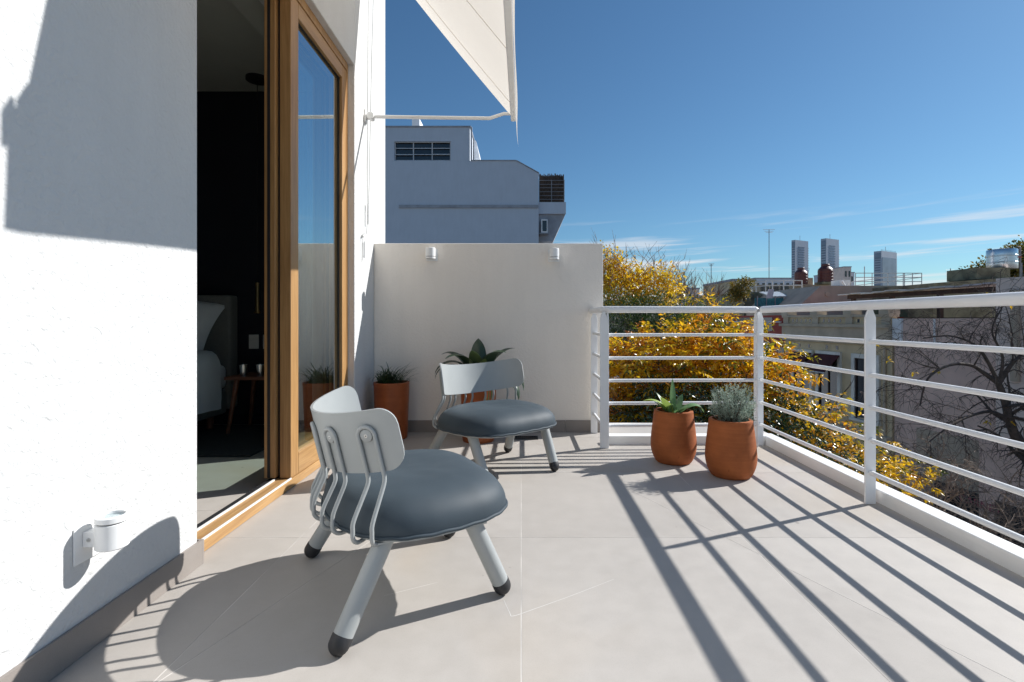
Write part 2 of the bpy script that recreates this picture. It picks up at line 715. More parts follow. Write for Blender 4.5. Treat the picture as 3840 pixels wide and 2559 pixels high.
# floor drain
dr = thing('floor_drain', 'black slotted drain grate in the floor under the parapet wall', 'drain', (0.03, 3.872, 0))
m = MB()
for a in ((-0.095, -0.083, -0.05, 0.05), (0.083, 0.095, -0.05, 0.05), (-0.083, 0.083, -0.05, -0.042), (-0.083, 0.083, 0.042, 0.05)):
    m.box(*a, 0.0, 0.006)
m.build('frame', 'black_rubber', dr)
MB().box(-0.083, 0.083, -0.042, 0.042, 0.0005, 0.0015).build('pan', 'dark_gap', dr)
bar = None
for k in range(11):
    x = -0.075 + 0.015 * k
    if bar is None:
        bar = MB().box(-0.003, 0.003, -0.042, 0.042, 0.0016, 0.005).build('slat', 'black_rubber', dr)
        bar.location.x = x
    else:
        copy_obj(bar, dr).location.x = x

# kerb
m = MB()
KT = 0.063
m.box(0.615, KX + 0.087, KY, KY + 0.087, -0.35, KT)
m.box(KX, KX + 0.087, -3.0, KY - 0.0005, -0.35, KT)
kb = m.build('kerb', 'kerb_paint', kind='structure')
bevel(kb, 0.008, 3)

# ------------------------------------------------------------------ house
house = thing('house', 'white stuccoed house wall with a tall wooden sliding door onto the terrace', 'house', (0, 0, 0))
TW = 0.30
MB().box(WX - TW, WX, -3.0, DY0, 0.0, 4.6).build('wall', 'wall_white', house)
MB().box(WX - TW, WX, DY0 + 0.0005, DY1 - 0.0005, DOORZ, 4.6).build('lintel', 'wall_white', house)
MB().box(WX - TW, WX, DY1, 4.43, 0.0, 4.6).build('wall', 'wall_white', house)
for o in house.children:
    bevel(o, 0.006, 2)
MB().box(-6.2, WX - TW - 0.001, -1.5, 4.9, 3.0, 4.6).build('roof_slab', 'wall_white', house)
MB().box(-6.2, 1.80, -3.0, 4.44, -8.0, -0.352).build('lower_storeys', 'wall_white', house)
# skirting tiles
y = DY0 + 0.012
for k in range(5):
    y1 = y - 0.9
    MB().box(WX - 0.001, WX + 0.010, max(y1, -3) + 0.002, y, 0.001, 0.088).build('skirting_tile', 'skirt', house)
    y = y1
MB().box(WX - 0.05, WX + 0.010, DY0 + 0.0125, DY0 + 0.022, 0.001, 0.088).build('skirting_tile', 'skirt', house)
MB().box(WX - 0.001, WX + 0.010, DY1 + 0.004, PY - 0.012, 0.001, 0.088).build('skirting_tile', 'skirt', house)

# sliding door (part of the house), its pieces are sub-parts
door = MB()
FX = -1.207
door.box(FX - 0.16, FX, DY0 - 0.02, DY0 + 0.022, 0.0, DOORZ - 0.001)       # near jamb, tucked behind the reveal
door.box(FX - 0.16, FX - 0.004, DY1 - 0.028, DY1 - 0.001, 0.05, DOORZ - 0.001)
door.box(FX - 0.16, FX, DY0 + 0.0225, DY1 - 0.0285, DOORZ - 0.052, DOORZ - 0.001)
door = door.build('sliding_door', 'oak_v', house, label='tall oak framed sliding door standing half open')
sl = MB()
sl.box(-1.292, FX, DY0 + 0.0225, DY1 - 0.002, 0.002, 0.048)
bevel(sl.build('sill', 'oak_h', door), 0.003)
for xa, xb in ((FX - 0.008, FX - 0.001), (-1.292, -1.284)):
    MB().box(xa, xb, DY0 + 0.0225, 2.718 if xb > -1.25 else 2.698, 0.0482, 0.055).build('track', 'lamp_white', door)
MB().box(-1.325, -1.2925, DY0 + 0.0225, DY1 - 0.002, 0.002, 0.050).build('gasket', 'black_rubber', door)


def leaf_door(x0, x1, y0, y1, z0, z1, st=0.095, rt=0.085, rb=0.115):
    for a, b in ((y0, y0 + st), (y1 - st * 0.85, y1)):
        bevel(MB().box(x0, x1, a, b, z0, z1).build('stile', 'oak_v', door), 0.004)
    ya, yb = y0 + st + 0.0005, y1 - st * 0.85 - 0.0005
    bevel(MB().box(x0, x1, ya, yb, z0, z0 + rb).build('bottom_rail', 'oak_h', door), 0.003)
    bevel(MB().box(x0, x1, ya, yb, z1 - rt, z1).build('top_rail', 'oak_h', door), 0.003)
    gm = MB()
    xm = (x0 + x1) / 2
    gm.box(x1 - 0.024, x1 - 0.018, ya, ya + 0.008, z0 + rb, z1 - rt)
    gm.box(x1 - 0.024, x1 - 0.018, yb - 0.008, yb, z0 + rb, z1 - rt)
    gm.box(x1 - 0.024, x1 - 0.018, ya + 0.0085, yb - 0.0085, z1 - rt - 0.008, z1 - rt)
    gm.build('glazing_gasket', 'dark_gap', door)
    g = MB()
    g.add([(x1 - 0.026, ya, z0 + rb), (x1 - 0.026, yb, z0 + rb), (x1 - 0.026, yb, z1 - rt), (x1 - 0.026, ya, z1 - rt)], [(0, 1, 2, 3)])
    g.build('glass', 'glass', door)


leaf_door(-1.272, -1.213, 2.72, DY1 - 0.0295, 0.0505, 2.613)
leaf_door(-1.345, -1.286, 2.70, DY1 - 0.0295, 0.0565, 2.613)
gk = MB()
gk.box(-1.2855, -1.2725, 2.735, 2.75, 0.06, 2.61)
gk.box(-1.327, -1.312, 2.6985, 2.6998, 0.06, 2.61)
gk.build('brush_seal', 'dark_gap', door)
# ------------------------------------------------------------------ parapet wall
par = thing('parapet_wall', 'low beige stucco wall closing the end of the terrace behind the chairs', 'wall', (0, PY, 0))
bevel(MB().box(WX + 0.0005, PX1, 0, 0.16, -0.3, PH).build('wall', 'wall_beige', par), 0.006, 2)
x = WX + 0.011
for x1 in (-0.35, 0.35, PX1 - 0.001):
    MB().box(x, x1 - 0.002, -0.010, 0.001, 0.001, 0.094).build('skirting_tile', 'skirt', par)
    x = x1


def sconce(loc, rotz, label, up=False):
    """wall lamp, back plate on the local y=0 plane, body out along -y"""
    t = thing('wall_lamp', label, 'wall lamp', loc, rotz)
    pz0 = -0.078 if up else -0.060
    bevel(MB().box(-0.044, 0.044, -0.0045, 0, pz0 + 0.004, pz0 + 0.100).build('back_plate', 'lamp_white', t), 0.002)
    bevel(MB().box(-0.020, 0.020, -0.040, -0.0047, -0.034 if up else -0.02, 0.006 if up else 0.02).build('bracket', 'lamp_white', t), 0.002)
    cy = -0.068
    s = 1 if up else -1
    r = 0.038
    pr = [(0.001, -0.040), (r - 0.003, -0.040), (r, -0.037), (r, 0.026), (r - 0.003, 0.0275)]
    pr = [(a, b * s) for a, b in pr]
    if not up:
        pr = pr[::-1]
    MB().lathe(pr, 40, (0, cy, 0)).build('body', 'lamp_white', t, 40)
    z0, z1 = sorted((0.0275 * s, 0.0305 * s))
    MB().lathe([(r - 0.005, z0), (r - 0.005, z1)], 40, (0, cy, 0)).build('gasket', 'dark_gap', t)
    ring = [(r - 0.002, 0.0305), (r, 0.032), (r, 0.045), (r - 0.003, 0.047), (r - 0.008, 0.047), (r - 0.008, 0.0305)]
    ring = [(a, b * s) for a, b in ring]
    MB().lathe(ring, 40, (0, cy, 0), closed=True).build('ring_cap', 'lamp_white', t, 40)
    MB().lathe([(0.0005, 0.041 * s), (r - 0.0082, 0.041 * s)], 32, (0, cy, 0)).build('lens', 'lampglass', t)
    MB().lathe([(0.0005, 0.033 * s), (0.018, 0.033 * s), (r - 0.0085, 0.0385 * s)], 32, (0, cy, 0)).build('reflector', 'lamp_white', t, 50)
    sc = MB()
    sc.tube([(-0.0195, -0.022, -0.014 if up else 0), (-0.0222, -0.022, -0.014 if up else 0)], 0.005, 12)
    sc.build('screw', 'screw', t)
    return t


sconce((-0.705, PY - 0.0003, 1.405), 0, 'white round wall lamp on the beige wall, the one beside the house')
sconce((0.255, PY - 0.0003, 1.400), 0, 'white round wall lamp on the beige wall, the one beside the railing')
sconce((WX + 0.0003, 1.385, 0.318), R(90), 'white round wall lamp low on the house wall before the door', up=True)

# ------------------------------------------------------------------ railing
rail = thing('railing', 'white painted metal balcony railing with round handrail and five level bars', 'railing', (0, 0, 0))
RZ = 0.957
BZ = [0.781, 0.620, 0.464, 0.306, 0.151]
RX = 1.680
RY = 3.615
CX = 0.568


def post(x, y, wide_x=True):
    hw, th = 0.0255, 0.0055
    pr = [(-hw, 0.0), (hw, 0.0), (hw, 0.895), (0.008, RZ - 0.014), (-0.008, RZ - 0.014), (-hw, 0.895)]
    m = MB()
    if wide_x:
        m.prism([(x + a, b) for a, b in pr], y - th, y + th, 'y')
    else:
        m.prism([(y + a, b) for a, b in pr], x - th, x + th, 'x')
    return bevel(m.build('post', 'white_paint', rail), 0.0012, 1)


ap = [3.645, 2.49, 1.335, 0.18, -0.975, -2.13]
for y in ap:
    post(RX, y)
post(1.642, RY, False)
post(0.598, RY - 0.03, False)
post(CX, 3.565)
post(CX, 4.035)
br = 0.0115
for z in BZ:
    for a, b in zip(ap[:-1], ap[1:]):
        MB().tube([(RX, a - 0.006, z), (RX, b + 0.006, z)], br, 12).build('bar', 'white_paint', rail, 40)
    MB().tube([(0.604, RY - 0.025, z), (1.636, RY, z)], br, 12).build('bar', 'white_paint', rail, 40)
    MB().tube([(CX, 3.571, z), (CX, 4.029, z)], br, 12).build('bar', 'white_paint', rail, 40)
hr = [(CX - 0.012, 4.075, RZ), (CX, 3.60, RZ), (CX + 0.03, 3.575, RZ), (RX - 0.04, RY + 0.005, RZ), (RX, RY - 0.02, RZ), (RX, -2.9, RZ)]
MB().tube(hr, 0.0235, 20).build('handrail', 'white_paint', rail, 40)

# ------------------------------------------------------------------ awning
AY0, AY1 = 1.66, 3.87
BX = -0.06
aw = thing('awning', 'cream canvas drop-arm awning folded out over the sliding door', 'awning', (0, 0, 0))
TOPZ = 3.68


def bz(y):
    return 2.25 + (y - AY0) * 0.0634      # the front bar hangs a little lower at its near end


sag = MB()
NU, NV = 14, 22
for i in range(NU + 1):
    u = i / NU
    for j in range(NV + 1):
        v = j / NV
        x = BX - 0.012 + (WX + 0.06 - BX) * u
        yy = AY0 + 0.02 + (AY1 - AY0 - 0.04) * v
        z = bz(yy) + 0.012 + (TOPZ - bz(yy)) * u - 0.03 * math.sin(math.pi * u) * (0.6 + 0.4 * math.sin(math.pi * v))
        sag.v.append((x, AY0 + 0.02 + (AY1 - AY0 - 0.04) * v, z))
sag.f = [(i * (NV + 1) + j, (i + 1) * (NV + 1) + j, (i + 1) * (NV + 1) + j + 1, i * (NV + 1) + j + 1) for i in range(NU) for j in range(NV)]
sag.build('fabric', 'canvas', aw, 60)
for v in (0.13, 0.5, 0.87):
    pts = []
    BARZ = bz(AY0 + 0.02 + (AY1 - AY0 - 0.04) * v)
    for i in range(NU + 1):
        u = i / NU
        pts.append((BX - 0.012 + (WX + 0.06 - BX) * u, AY0 + 0.02 + (AY1 - AY0 - 0.04) * v, BARZ + 0.008 + (TOPZ - BARZ) * u - 0.03 * math.sin(math.pi * u) * (0.6 + 0.4 * math.sin(math.pi * v))))
    MB().tube(pts, 0.0018, 5).build('seam', 'canvas', aw, 60)
dv = Vector((0, AY1 - AY0, bz(AY1) - bz(AY0))) * 0.5
bevel(MB().obox((BX, (AY0 + AY1) / 2, bz((AY0 + AY1) / 2) + 0.004), (0.018, 0, 0), dv, (0, 0, 0.024)).build('front_bar', 'lamp_white', aw), 0.004)
bevel(MB().box(BX - 0.026, BX + 0.03, AY0 - 0.013, AY0 - 0.0005, bz(AY0) - 0.045, bz(AY0) + 0.04).build('bar_end_box', 'lamp_white', aw), 0.006)
# valance hanging from the bar, moved by the wind
va = MB()
NJ, NK = 60, 8
for j in range(NJ + 1):
    y = AY0 + (AY1 - AY0) * j / NJ
    e = min(1.0, (AY1 - y) / 0.10, (y - AY0) / 0.06 + 0.35)
    dz = 0.215 + 0.008 * max(0, e)
    for k in range(NK + 1):
        w = k / NK
        x = BX + 0.021 + 0.003 * math.sin(5 * y) * w + 0.015 * w * w
        va.v.append((x, y, bz(y) + 0.02 - (dz + 0.02) * w))
va.f = [(j * (NK + 1) + k, (j + 1) * (NK + 1) + k, (j + 1) * (NK + 1) + k + 1, j * (NK + 1) + k + 1) for j in range(NJ) for k in range(NK)]
va.build('valance', 'canvas', aw, 60)
for y in (AY1 - 0.015, AY0 + 0.015):
    z = bz(y) + 0.012
    m = MB().tube([(WX + 0.055, y, z), (-0.28, y, z - 0.012), (-0.235, y, z - 0.012), (-0.13, y, z + 0.022), (BX - 0.0185, y, z + 0.022)], [0.013, 0.013, 0.013, 0.012, 0.012], 12)
    m.build('arm', 'lamp_white', aw, 40)
    m = MB()
    m.box(WX, WX + 0.012, y - 0.030, y + 0.030, z - 0.045, z + 0.045)
    m.tube([(WX + 0.012, y, z), (WX + 0.06, y, z)], 0.022, 12)
    m.tube([(WX + 0.045, y - 0.028, z), (WX + 0.045, y + 0.028, z)], 0.026, 14)
    m.build('arm_bracket', 'lamp_white', aw, 40)
MB().tube([(WX + 0.05, AY0 - 0.02, TOPZ), (WX + 0.05, AY1 + 0.02, TOPZ)], 0.04, 16).build('roller', 'lamp_white', aw, 40)
for y in (AY0 - 0.02, AY1 + 0.02):
    MB().box(WX, WX + 0.09, y - 0.012, y + 0.012, TOPZ - 0.06, TOPZ + 0.06).build('roller_bracket', 'lamp_white', aw)
yc = 3.865
cz = lambda py, y: CAMH - (py - VY) / FPX * y
c1 = [(WX + 0.03, yc - 0.02, TOPZ), (WX + 0.02, yc - 0.02, 2.5), (WX + 0.02, yc - 0.025, 1.62), (WX + 0.015, yc - 0.075, 1.52), (WX + 0.012, yc - 0.115, 1.49), (WX + 0.012, yc - 0.125, 1.30)]
MB().tube(cat(c1, 6, False), 0.0022, 6).build('pull_cord', 'cord_grey', aw, 60)
c2 = [(WX + 0.03, yc + 0.13, TOPZ), (WX + 0.02, yc + 0.09, 2.9), (WX + 0.02, yc + 0.03, 2.0), (WX + 0.02, yc - 0.0, 1.62)]
MB().tube(cat(c2, 6, False), 0.0026, 6).build('pull_cord', 'cord_grey', aw, 60)
MB().tube([(WX + 0.02, yc, 1.75), (WX + 0.02, yc, 1.60)], 0.008, 10).build('cord_weight', 'lamp_white', aw, 40)
MB().tube([(WX + 0.014, yc - 0.07, 1.46), (WX + 0.014, yc - 0.075, 1.34)], 0.008, 10).build('cord_weight', 'lamp_white', aw, 40)
MB().tube([(WX + 0.013, yc - 0.05, 1.53), (WX + 0.013, yc - 0.105, 1.49)], [0.004, 0.008], 8).build('knot', 'lamp_white', aw, 40)

# ================================================================== CHAIRS
def make_chair(name, label, loc, rotz, group):
    t = thing(name, label, 'chair', loc, rotz, group)
    ZB = 0.282
    half = [(0.318, 0.0), (0.313, 0.135), (0.282, 0.234), (0.196, 0.304), (0.06, 0.338), (-0.07, 0.335), (-0.165, 0.275), (-0.225, 0.16)]
    ctl = [Vector((a, b, 0)) for a, b in half] + [Vector((-0.248, 0, 0))] + [Vector((a, -b, 0)) for a, b in half[:0:-1]]
    out = cat(ctl, 6)
    n = len(out)
    # cushion
    m = MB()
    rings = 20
    ts = [math.sin(math.pi / 2 * (k / rings)) for k in range(rings + 1)]
    for k, tt in enumerate(ts):
        for i in range(n):
            p = out[i] * max(tt, 0.001) * (1.0 + 0.012 * math.sin(math.pi * tt ** 6))
            z = ZB + 0.110 * max(0.0, 1 - tt ** 5.0) ** 0.53
            z += 0.012 * (-p.x) * (1 - tt) - 0.010 * math.exp(-((p.x) ** 2 + p.y ** 2) / 0.02)
            z += 0.0022 * noise.noise(p * 16) * (1 - tt ** 8)
            z += 0.0016 * math.sin(i * 2.3 + 2 * math.sin(i * 0.7)) * max(0.0, tt - 0.86) / 0.14 * (1 if k < rings else 0)
            m.v.append((p.x, p.y, z))
    for k in range(rings):
        for i in range(n):
            j = (i + 1) % n
            m.f.append((k * n + i, (k + 1) * n + i, (k + 1) * n + j, k * n + j))
    m.f.append(tuple(range(n)))
    m.build('seat_cushion', 'fabric', t, 60)
    pp = [Vector((p.x * 1.003, p.y * 1.003, ZB - 0.003 + 0.0014 * math.sin(i * 1.7))) for i, p in enumerate(out)]
    MB().tube(pp, 0.0055, 8, closed=True).build('piping', 'fabric', t, 60)
    MB().prism([(p.x * 0.975, p.y * 0.975) for p in out], ZB - 0.016, ZB - 0.004).build('seat_base', 'chair_metal', t)
    # legs with rubber feet
    for sy in (-1, 1):
        for top, foot in (((-0.115, 0.262), (-0.250, 0.318)), ((0.150, 0.262), (0.262, 0.248))):
            a = Vector((top[0], top[1] * sy, ZB - 0.017))
            b = Vector((foot[0], foot[1] * sy, 0.0285))
            d = (b - a).normalized()
            L = (b - a).length
            r = 0.0275
            cut = L - 0.022
            lg = MB().tube([a - d * 0.002, a + d * cut], r, 28).build('leg', 'chair_metal', t, 40)
            ft = [a + d * (cut + 0.0005), a + d * (cut + 0.004), a + d * L]
            rr = [r + 0.0002, r + 0.001, r + 0.001]
            for q in (15, 30, 45, 60, 75, 88):
                ft.append(a + d * (L + 0.0285 * math.sin(R(q))))
                rr.append(0.0285 * math.cos(R(q)))
            MB().tube(ft, rr, 28).build('rubber_foot', 'black_rubber', lg, 50)
            sd = (Vector((0, 0, 1)).cross(d)).normalized()
            bevel(MB().box(a.x - 0.036, a.x + 0.036, a.y - 0.036, a.y + 0.036, ZB - 0.0225, ZB - 0.0165).build('leg_plate', 'chair_metal', lg), 0.001)
    # curved back plate: part of a cylinder leaning back, 7.5 mm thick
    RR, TAU, HP, A = 0.345, R(13), 0.183, R(63)
    cT, sT = math.cos(TAU), math.sin(TAU)
    O = Vector((0.090, 0, 0.503))
    cr = 0.055
    nu, nv = 72, 12

    def pl(th, v, off=0.0):
        r_ = RR + off
        return O + Vector((-cT, 0, -sT)) * (r_ * math.cos(th)) + Vector((0, r_ * math.sin(th), 0)) + Vector((-sT, 0, cT)) * v
    m = MB()
    half_len = A * RR
    us = []
    for i in range(nu + 1):
        q = -1 + 2 * i / nu
        us.append(math.copysign(1 - (1 - abs(q)) ** 1.35, q) * half_len)
    for off in (0.0, -0.0075):
        for s in us:
            e = half_len - abs(s)
            c = 0.0 if e >= cr else cr - math.sqrt(max(0, cr * cr - (cr - e) ** 2))
            for j in range(nv + 1):
                m.v.append(tuple(pl(s / RR, c + (HP - 2 * c) * j / nv, off)))
    k1 = nv + 1
    o2 = (nu + 1) * k1
    for i in range(nu):
        for j in range(nv):
            a = i * k1 + j
            m.f.append((a, a + k1, a + k1 + 1, a + 1))
            b = o2 + a
            m.f.append((b, b + 1, b + k1 + 1, b + k1))
    for i in range(nu):
        for j in (0, nv):
            a, b = i * k1 + j, (i + 1) * k1 + j
            m.f.append((a, o2 + a, o2 + b, b) if j == 0 else (a, b, o2 + b, o2 + a))
    for j in range(nv):
        a = j
        m.f.append((a, a + 1, o2 + a + 1, o2 + a))
        a = nu * k1 + j
        m.f.append((a, o2 + a, o2 + a + 1, a + 1))
    m.build('backrest', 'chair_metal', t, 50)
    # hairpin rods with clamp discs
    er, g, vc = 0.0062, 0.026, 0.112
    for ang in (-47, -23.5, 0, 23.5, 47):
        an = R(ang)
        rl_ = 0.368 + 0.030 * (ang / 47) ** 2
        half_path = []
        for sgn in (-1, 1):
            th = an + sgn * g / RR
            rad = Vector((-math.cos(th), math.sin(th), 0))
            c0_ = Vector((0.085, 0, 0))
            p_b = pl(th, -0.022, er)
            low = [(rl_ - 0.130, 0.2645), (rl_ - 0.09, 0.2635), (rl_ - 0.05, 0.2590), (rl_ - 0.019, 0.2625), (rl_ - 0.002, 0.2780), (rl_, 0.3000)]
            pts = [c0_ + rad * r_ + Vector((0, 0, z_)) for r_, z_ in low]
            lo_p = c0_ + rad * (rl_ - 0.003) + Vector((0, 0, 0.325))
            pts += [lo_p, lo_p.lerp(p_b, 0.5), lo_p.lerp(p_b, 0.9), p_b.lerp(pl(th, 0.0, er), 0.6), pl(th, 0.03, er), pl(th, 0.07, er)]
            half_path.append(pts)
        arc = [pl(an - math.cos(R(q)) * g / RR, vc + g * math.sin(R(q)), er) for q in range(0, 181, 20)]
        dense = cat(half_path[0] + arc + half_path[1][::-1], 4, False)
        rod = MB().tube(dense, er, 10).build('back_rod', 'chair_metal', t, 60)
        c0 = pl(an, vc, 0.0)
        nd = (pl(an, vc, 0.01) - c0).normalized()
        MB().tube([c0 - nd * 0.001, c0 + nd * 0.007, c0 + nd * 0.008], [0.0188, 0.0188, 0.0175], 28).build('clamp_disc', 'chair_metal', rod, 40)
        MB().tube([c0 + nd * 0.0081, c0 + nd * 0.0092], [0.0058, 0.005], 16).build('screw', 'screw', rod, 40)
        MB().tube([c0 + nd * 0.0093, c0 + nd * 0.0095], 0.0021, 6).build('screw_socket', 'black_rubber', rod)
    return t


make_chair('lounge_chair', 'low grey metal chair with slate blue seat, its back to the house wall', (-0.41, 1.765, 0), R(28), 'low lounge chairs on the terrace')
make_chair('lounge_chair', 'low grey metal chair with slate blue seat, standing before the tall plant pots', (-0.165, 3.06, 0), R(-49), 'low lounge chairs on the terrace')

# ================================================================== POTS AND PLANTS
def pot(prof_out, wall, mat, t, soil_z):
    r_in = [(max(0.001, r - wall), z) for r, z in prof_out if z >= soil_z - 0.02]
    prof = prof_out + r_in[::-1]
    prof = [(0.001, 0.0)] + prof + [(0.001, r_in[0][1])]
    MB().lathe(prof, 56).build('pot', mat, t, 35)
    rs = [r for r, z in r_in][0]
    m = MB()
    seg, rg = 36, 6
    for i in range(rg + 1):
        for k in range(seg):
            a = 2 * math.pi * k / seg
            r = rs * i / rg * 0.999
            m.v.append((r * math.cos(a), r * math.sin(a), soil_z + 0.008 * noise.noise(Vector((r * math.cos(a) * 40, r * math.sin(a) * 40, soil_z)))))
    for i in range(rg):
        for k in range(seg):
            k2 = (k + 1) % seg
            m.f.append((i * seg + k, (i + 1) * seg + k, (i + 1) * seg + k2, i * seg + k2))
    m.build('soil', 'soil', t, 60)
    m = MB()
    for i in range(90):
        a, r = random.uniform(0, 6.28), rs * math.sqrt(random.random()) * 0.93
        p = Vector((r * math.cos(a), r * math.sin(a), soil_z + 0.006))
        d = Vector((random.uniform(-1, 1), random.uniform(-1, 1), random.uniform(-.3, .5))).normalized()
        e = d.orthogonal().normalized()
        m.obox(p, d * random.uniform(0.006, 0.014), e * random.uniform(0.002, 0.005), d.cross(e) * 0.0015)
    m.build('bark_chips', 'soil_chip', t, kind='stuff')


def smooth_prof(pts, n=6):
    return [(p.x, p.y) for p in cat([Vector((a, b, 0)) for a, b in pts], n, False)]


M['agave'] = leafmat('succulent_leaf', [(0, (0.10, 0.19, 0.09)), (0.6, (0.17, 0.30, 0.12)), (1, (0.36, 0.46, 0.10))], 0.28, 0.42)
M['grassy'] = leafmat('dark_grass_blade', [(0, (0.020, 0.045, 0.016)), (0.8, (0.055, 0.095, 0.028)), (1, (0.28, 0.22, 0.05))], 0.2, 0.4)
M['broad'] = leafmat('dark_broad_leaf', [(0, (0.020, 0.040, 0.022)), (0.7, (0.042, 0.075, 0.040)), (1, (0.14, 0.20, 0.06))], 0.12, 0.35)
M['silver'] = leafmat('silver_leaf', [(0, (0.14, 0.20, 0.15)), (0.5, (0.27, 0.35, 0.28)), (1, (0.50, 0.57, 0.47))], 0.2, 0.6)
M['stem'] = simple('brown_stem', (0.10, 0.065, 0.04), 0.8, 0.3, 30)
M['greenstem'] = simple('green_stem', (0.14, 0.22, 0.07), 0.6, 0.2, 30)

low_prof = smooth_prof([(0.098, 0.0), (0.112, 0.012), (0.131, 0.055), (0.139, 0.105), (0.136, 0.165), (0.128, 0.235), (0.121, 0.290), (0.1185, 0.316)], 5) + [(0.1165, 0.321), (0.112, 0.322)]
t = thing('potted_succulent', 'squat terracotta pot with a green broad-leaved succulent by the railing', 'potted plant', (0.952, 3.235, 0), 0.6)
pot(low_prof, 0.013, 'terra', t, 0.288)


def arch_leaf(base, az_, ln, elev, droop, wd, tone, fold=0.16, tip=0.35, n=12, cols=4, peak=0.4):
    pts, ws = [], []
    p = Vector(base)
    e = elev
    for i in range(n + 1):
        u = i / n
        pts.append(p.copy())
        ws.append(wd * (0.42 + 0.58 * math.sin(math.pi * min(1, u / peak) / 2)) * (max(0.0, 1 - ((u - peak) / (1 - peak)) ** 2.2) if u > peak else 1) + 0.0012)
        p = p + Vector((math.cos(az_) * math.cos(e), math.sin(az_) * math.cos(e), math.sin(e))) * (ln / n)
        e -= droop / n * (0.5 + 1.2 * u)
    side = Vector((-math.sin(az_), math.cos(az_), 0))
    return MB().ribbon(pts, ws, side, tone, fold, cols)


for az_, ln, el_, dr_, wd, tn in ((188, 0.24, 62, 95, 0.064, 0.98), (222, 0.20, 66, 60, 0.062, 0.92), (80, 0.23, 86, 14, 0.036, 0.35), (8, 0.25, 56, 140, 0.078, 0.5),
                                  (150, 0.17, 70, 40, 0.066, 0.2), (300, 0.14, 56, 60, 0.064, 0.45), (250, 0.12, 64, 40, 0.056, 0.6), (335, 0.11, 62, 50, 0.056, 0.7),
                                  (200, 0.18, 44, 20, 0.03, 0.3), (40, 0.16, 72, 45, 0.06, 0.25), (120, 0.14, 58, 35, 0.056, 0.3)):
    a = R(az_) - 0.6
    arch_leaf((0.012 * math.cos(a), 0.012 * math.sin(a), 0.287), a, ln, R(el_), R(dr_), wd, tn).build('leaf', 'agave', t, 60)

t = thing('potted_silver_shrub', 'squat terracotta pot with a bushy silver-grey shrub at the railing corner', 'potted plant', (1.193, 2.945, 0), 0.2)
pot(low_prof, 0.013, 'terra', t, 0.288)
rnd = random.Random(5)
st, lv = MB(), MB()
cen = Vector((0.03, 0.02, 0.405))
for i in range(330):
    th, ph = rnd.uniform(0, 6.283), math.acos(rnd.uniform(-0.75, 1))
    k = rnd.uniform(0.72, 1.12) * (1 + 0.16 * math.sin(3 * th + 1))
    tip = cen + Vector((0.118 * math.sin(ph) * math.cos(th), 0.112 * math.sin(ph) * math.sin(th), 0.110 * math.cos(ph))) * k
    b = Vector((rnd.uniform(-.02, .02) + 0.015, rnd.uniform(-.02, .02), 0.288))
    mdl = b.lerp(tip, 0.55) + Vector((0, 0, -0.012))
    path = cat([b, mdl, tip], 4, False)
    if i % 3 == 0:
        st.tube(path, [0.0022 - 0.0002 * q for q in range(len(path))], 4)
    d = (tip - mdl).normalized()
    for q in range(20):
        u = rnd.uniform(0.38, 1.0)
        idx = min(len(path) - 2, int(u * (len(path) - 1)))
        p = path[idx].lerp(path[idx + 1], rnd.random())
        dd = (d + Vector((rnd.gauss(0, .75), rnd.gauss(0, .75), rnd.gauss(0.25, .6)))).normalized()
        lv.leaf(p, dd, Vector((rnd.gauss(0, 1), rnd.gauss(0, 1), rnd.gauss(0, 1))), rnd.uniform(0.013, 0.026), rnd.uniform(0.0022, 0.004), min(1, max(0, 0.15 + 0.75 * u * rnd.uniform(0.5, 1.3))))
for i in range(60):                                   # small sprig over the rim
    p = Vector((0.085, -0.045, 0.33)) + Vector((rnd.gauss(0, .018), rnd.gauss(0, .018), rnd.gauss(0, .018)))
    lv.leaf(p, Vector((rnd.gauss(.3, 1), rnd.gauss(-.3, 1), rnd.gauss(.3, 1))), Vector((rnd.gauss(0, 1), rnd.gauss(0, 1), 1)), 0.02, 0.004, rnd.uniform(.3, .9))
st.tube([(0.02, 0, 0.288), (0.06, -0.03, 0.315), (0.088, -0.045, 0.34)], 0.002, 4)
st.build('stem', 'stem', t)
lv.build('foliage', 'silver', t, kind='stuff')

tall_prof = smooth_prof([(0.113, 0.0), (0.117, 0.02), (0.122, 0.15), (0.128, 0.30), (0.131, 0.395)], 5) + [(0.133, 0.402), (0.133, 0.418), (0.131, 0.42), (0.126, 0.42)]
t = thing('potted_grass', 'tall orange terracotta pot with dark arching grass in the wall corner', 'potted plant', (-0.975, 3.885, 0), 0)
pot(tall_prof, 0.014, 'terra_tall', t, 0.385)
g = MB()
for i in range(260):
    a = rnd.uniform(0, 6.283)
    rr = 0.095 * math.sqrt(rnd.random())
    b = (rr * math.cos(a * 1.7), rr * math.sin(a * 1.7), 0.383)
    bl = arch_leaf(b, a, rnd.uniform(0.11, 0.24), R(rnd.uniform(45, 85)), R(rnd.uniform(50, 150)), rnd.uniform(0.0035, 0.006), rnd.choice((0.1, 0.3, 0.5, 0.6, 0.75, 0.98 if rnd.random() < .2 else 0.4)), 0.15, n=7, cols=1)
    o = len(g.v)
    g.v += bl.v
    g.t += bl.t
    g.f += [tuple(q + o for q in f) for f in bl.f]
g.build('foliage', 'grassy', t, 60, kind='stuff')

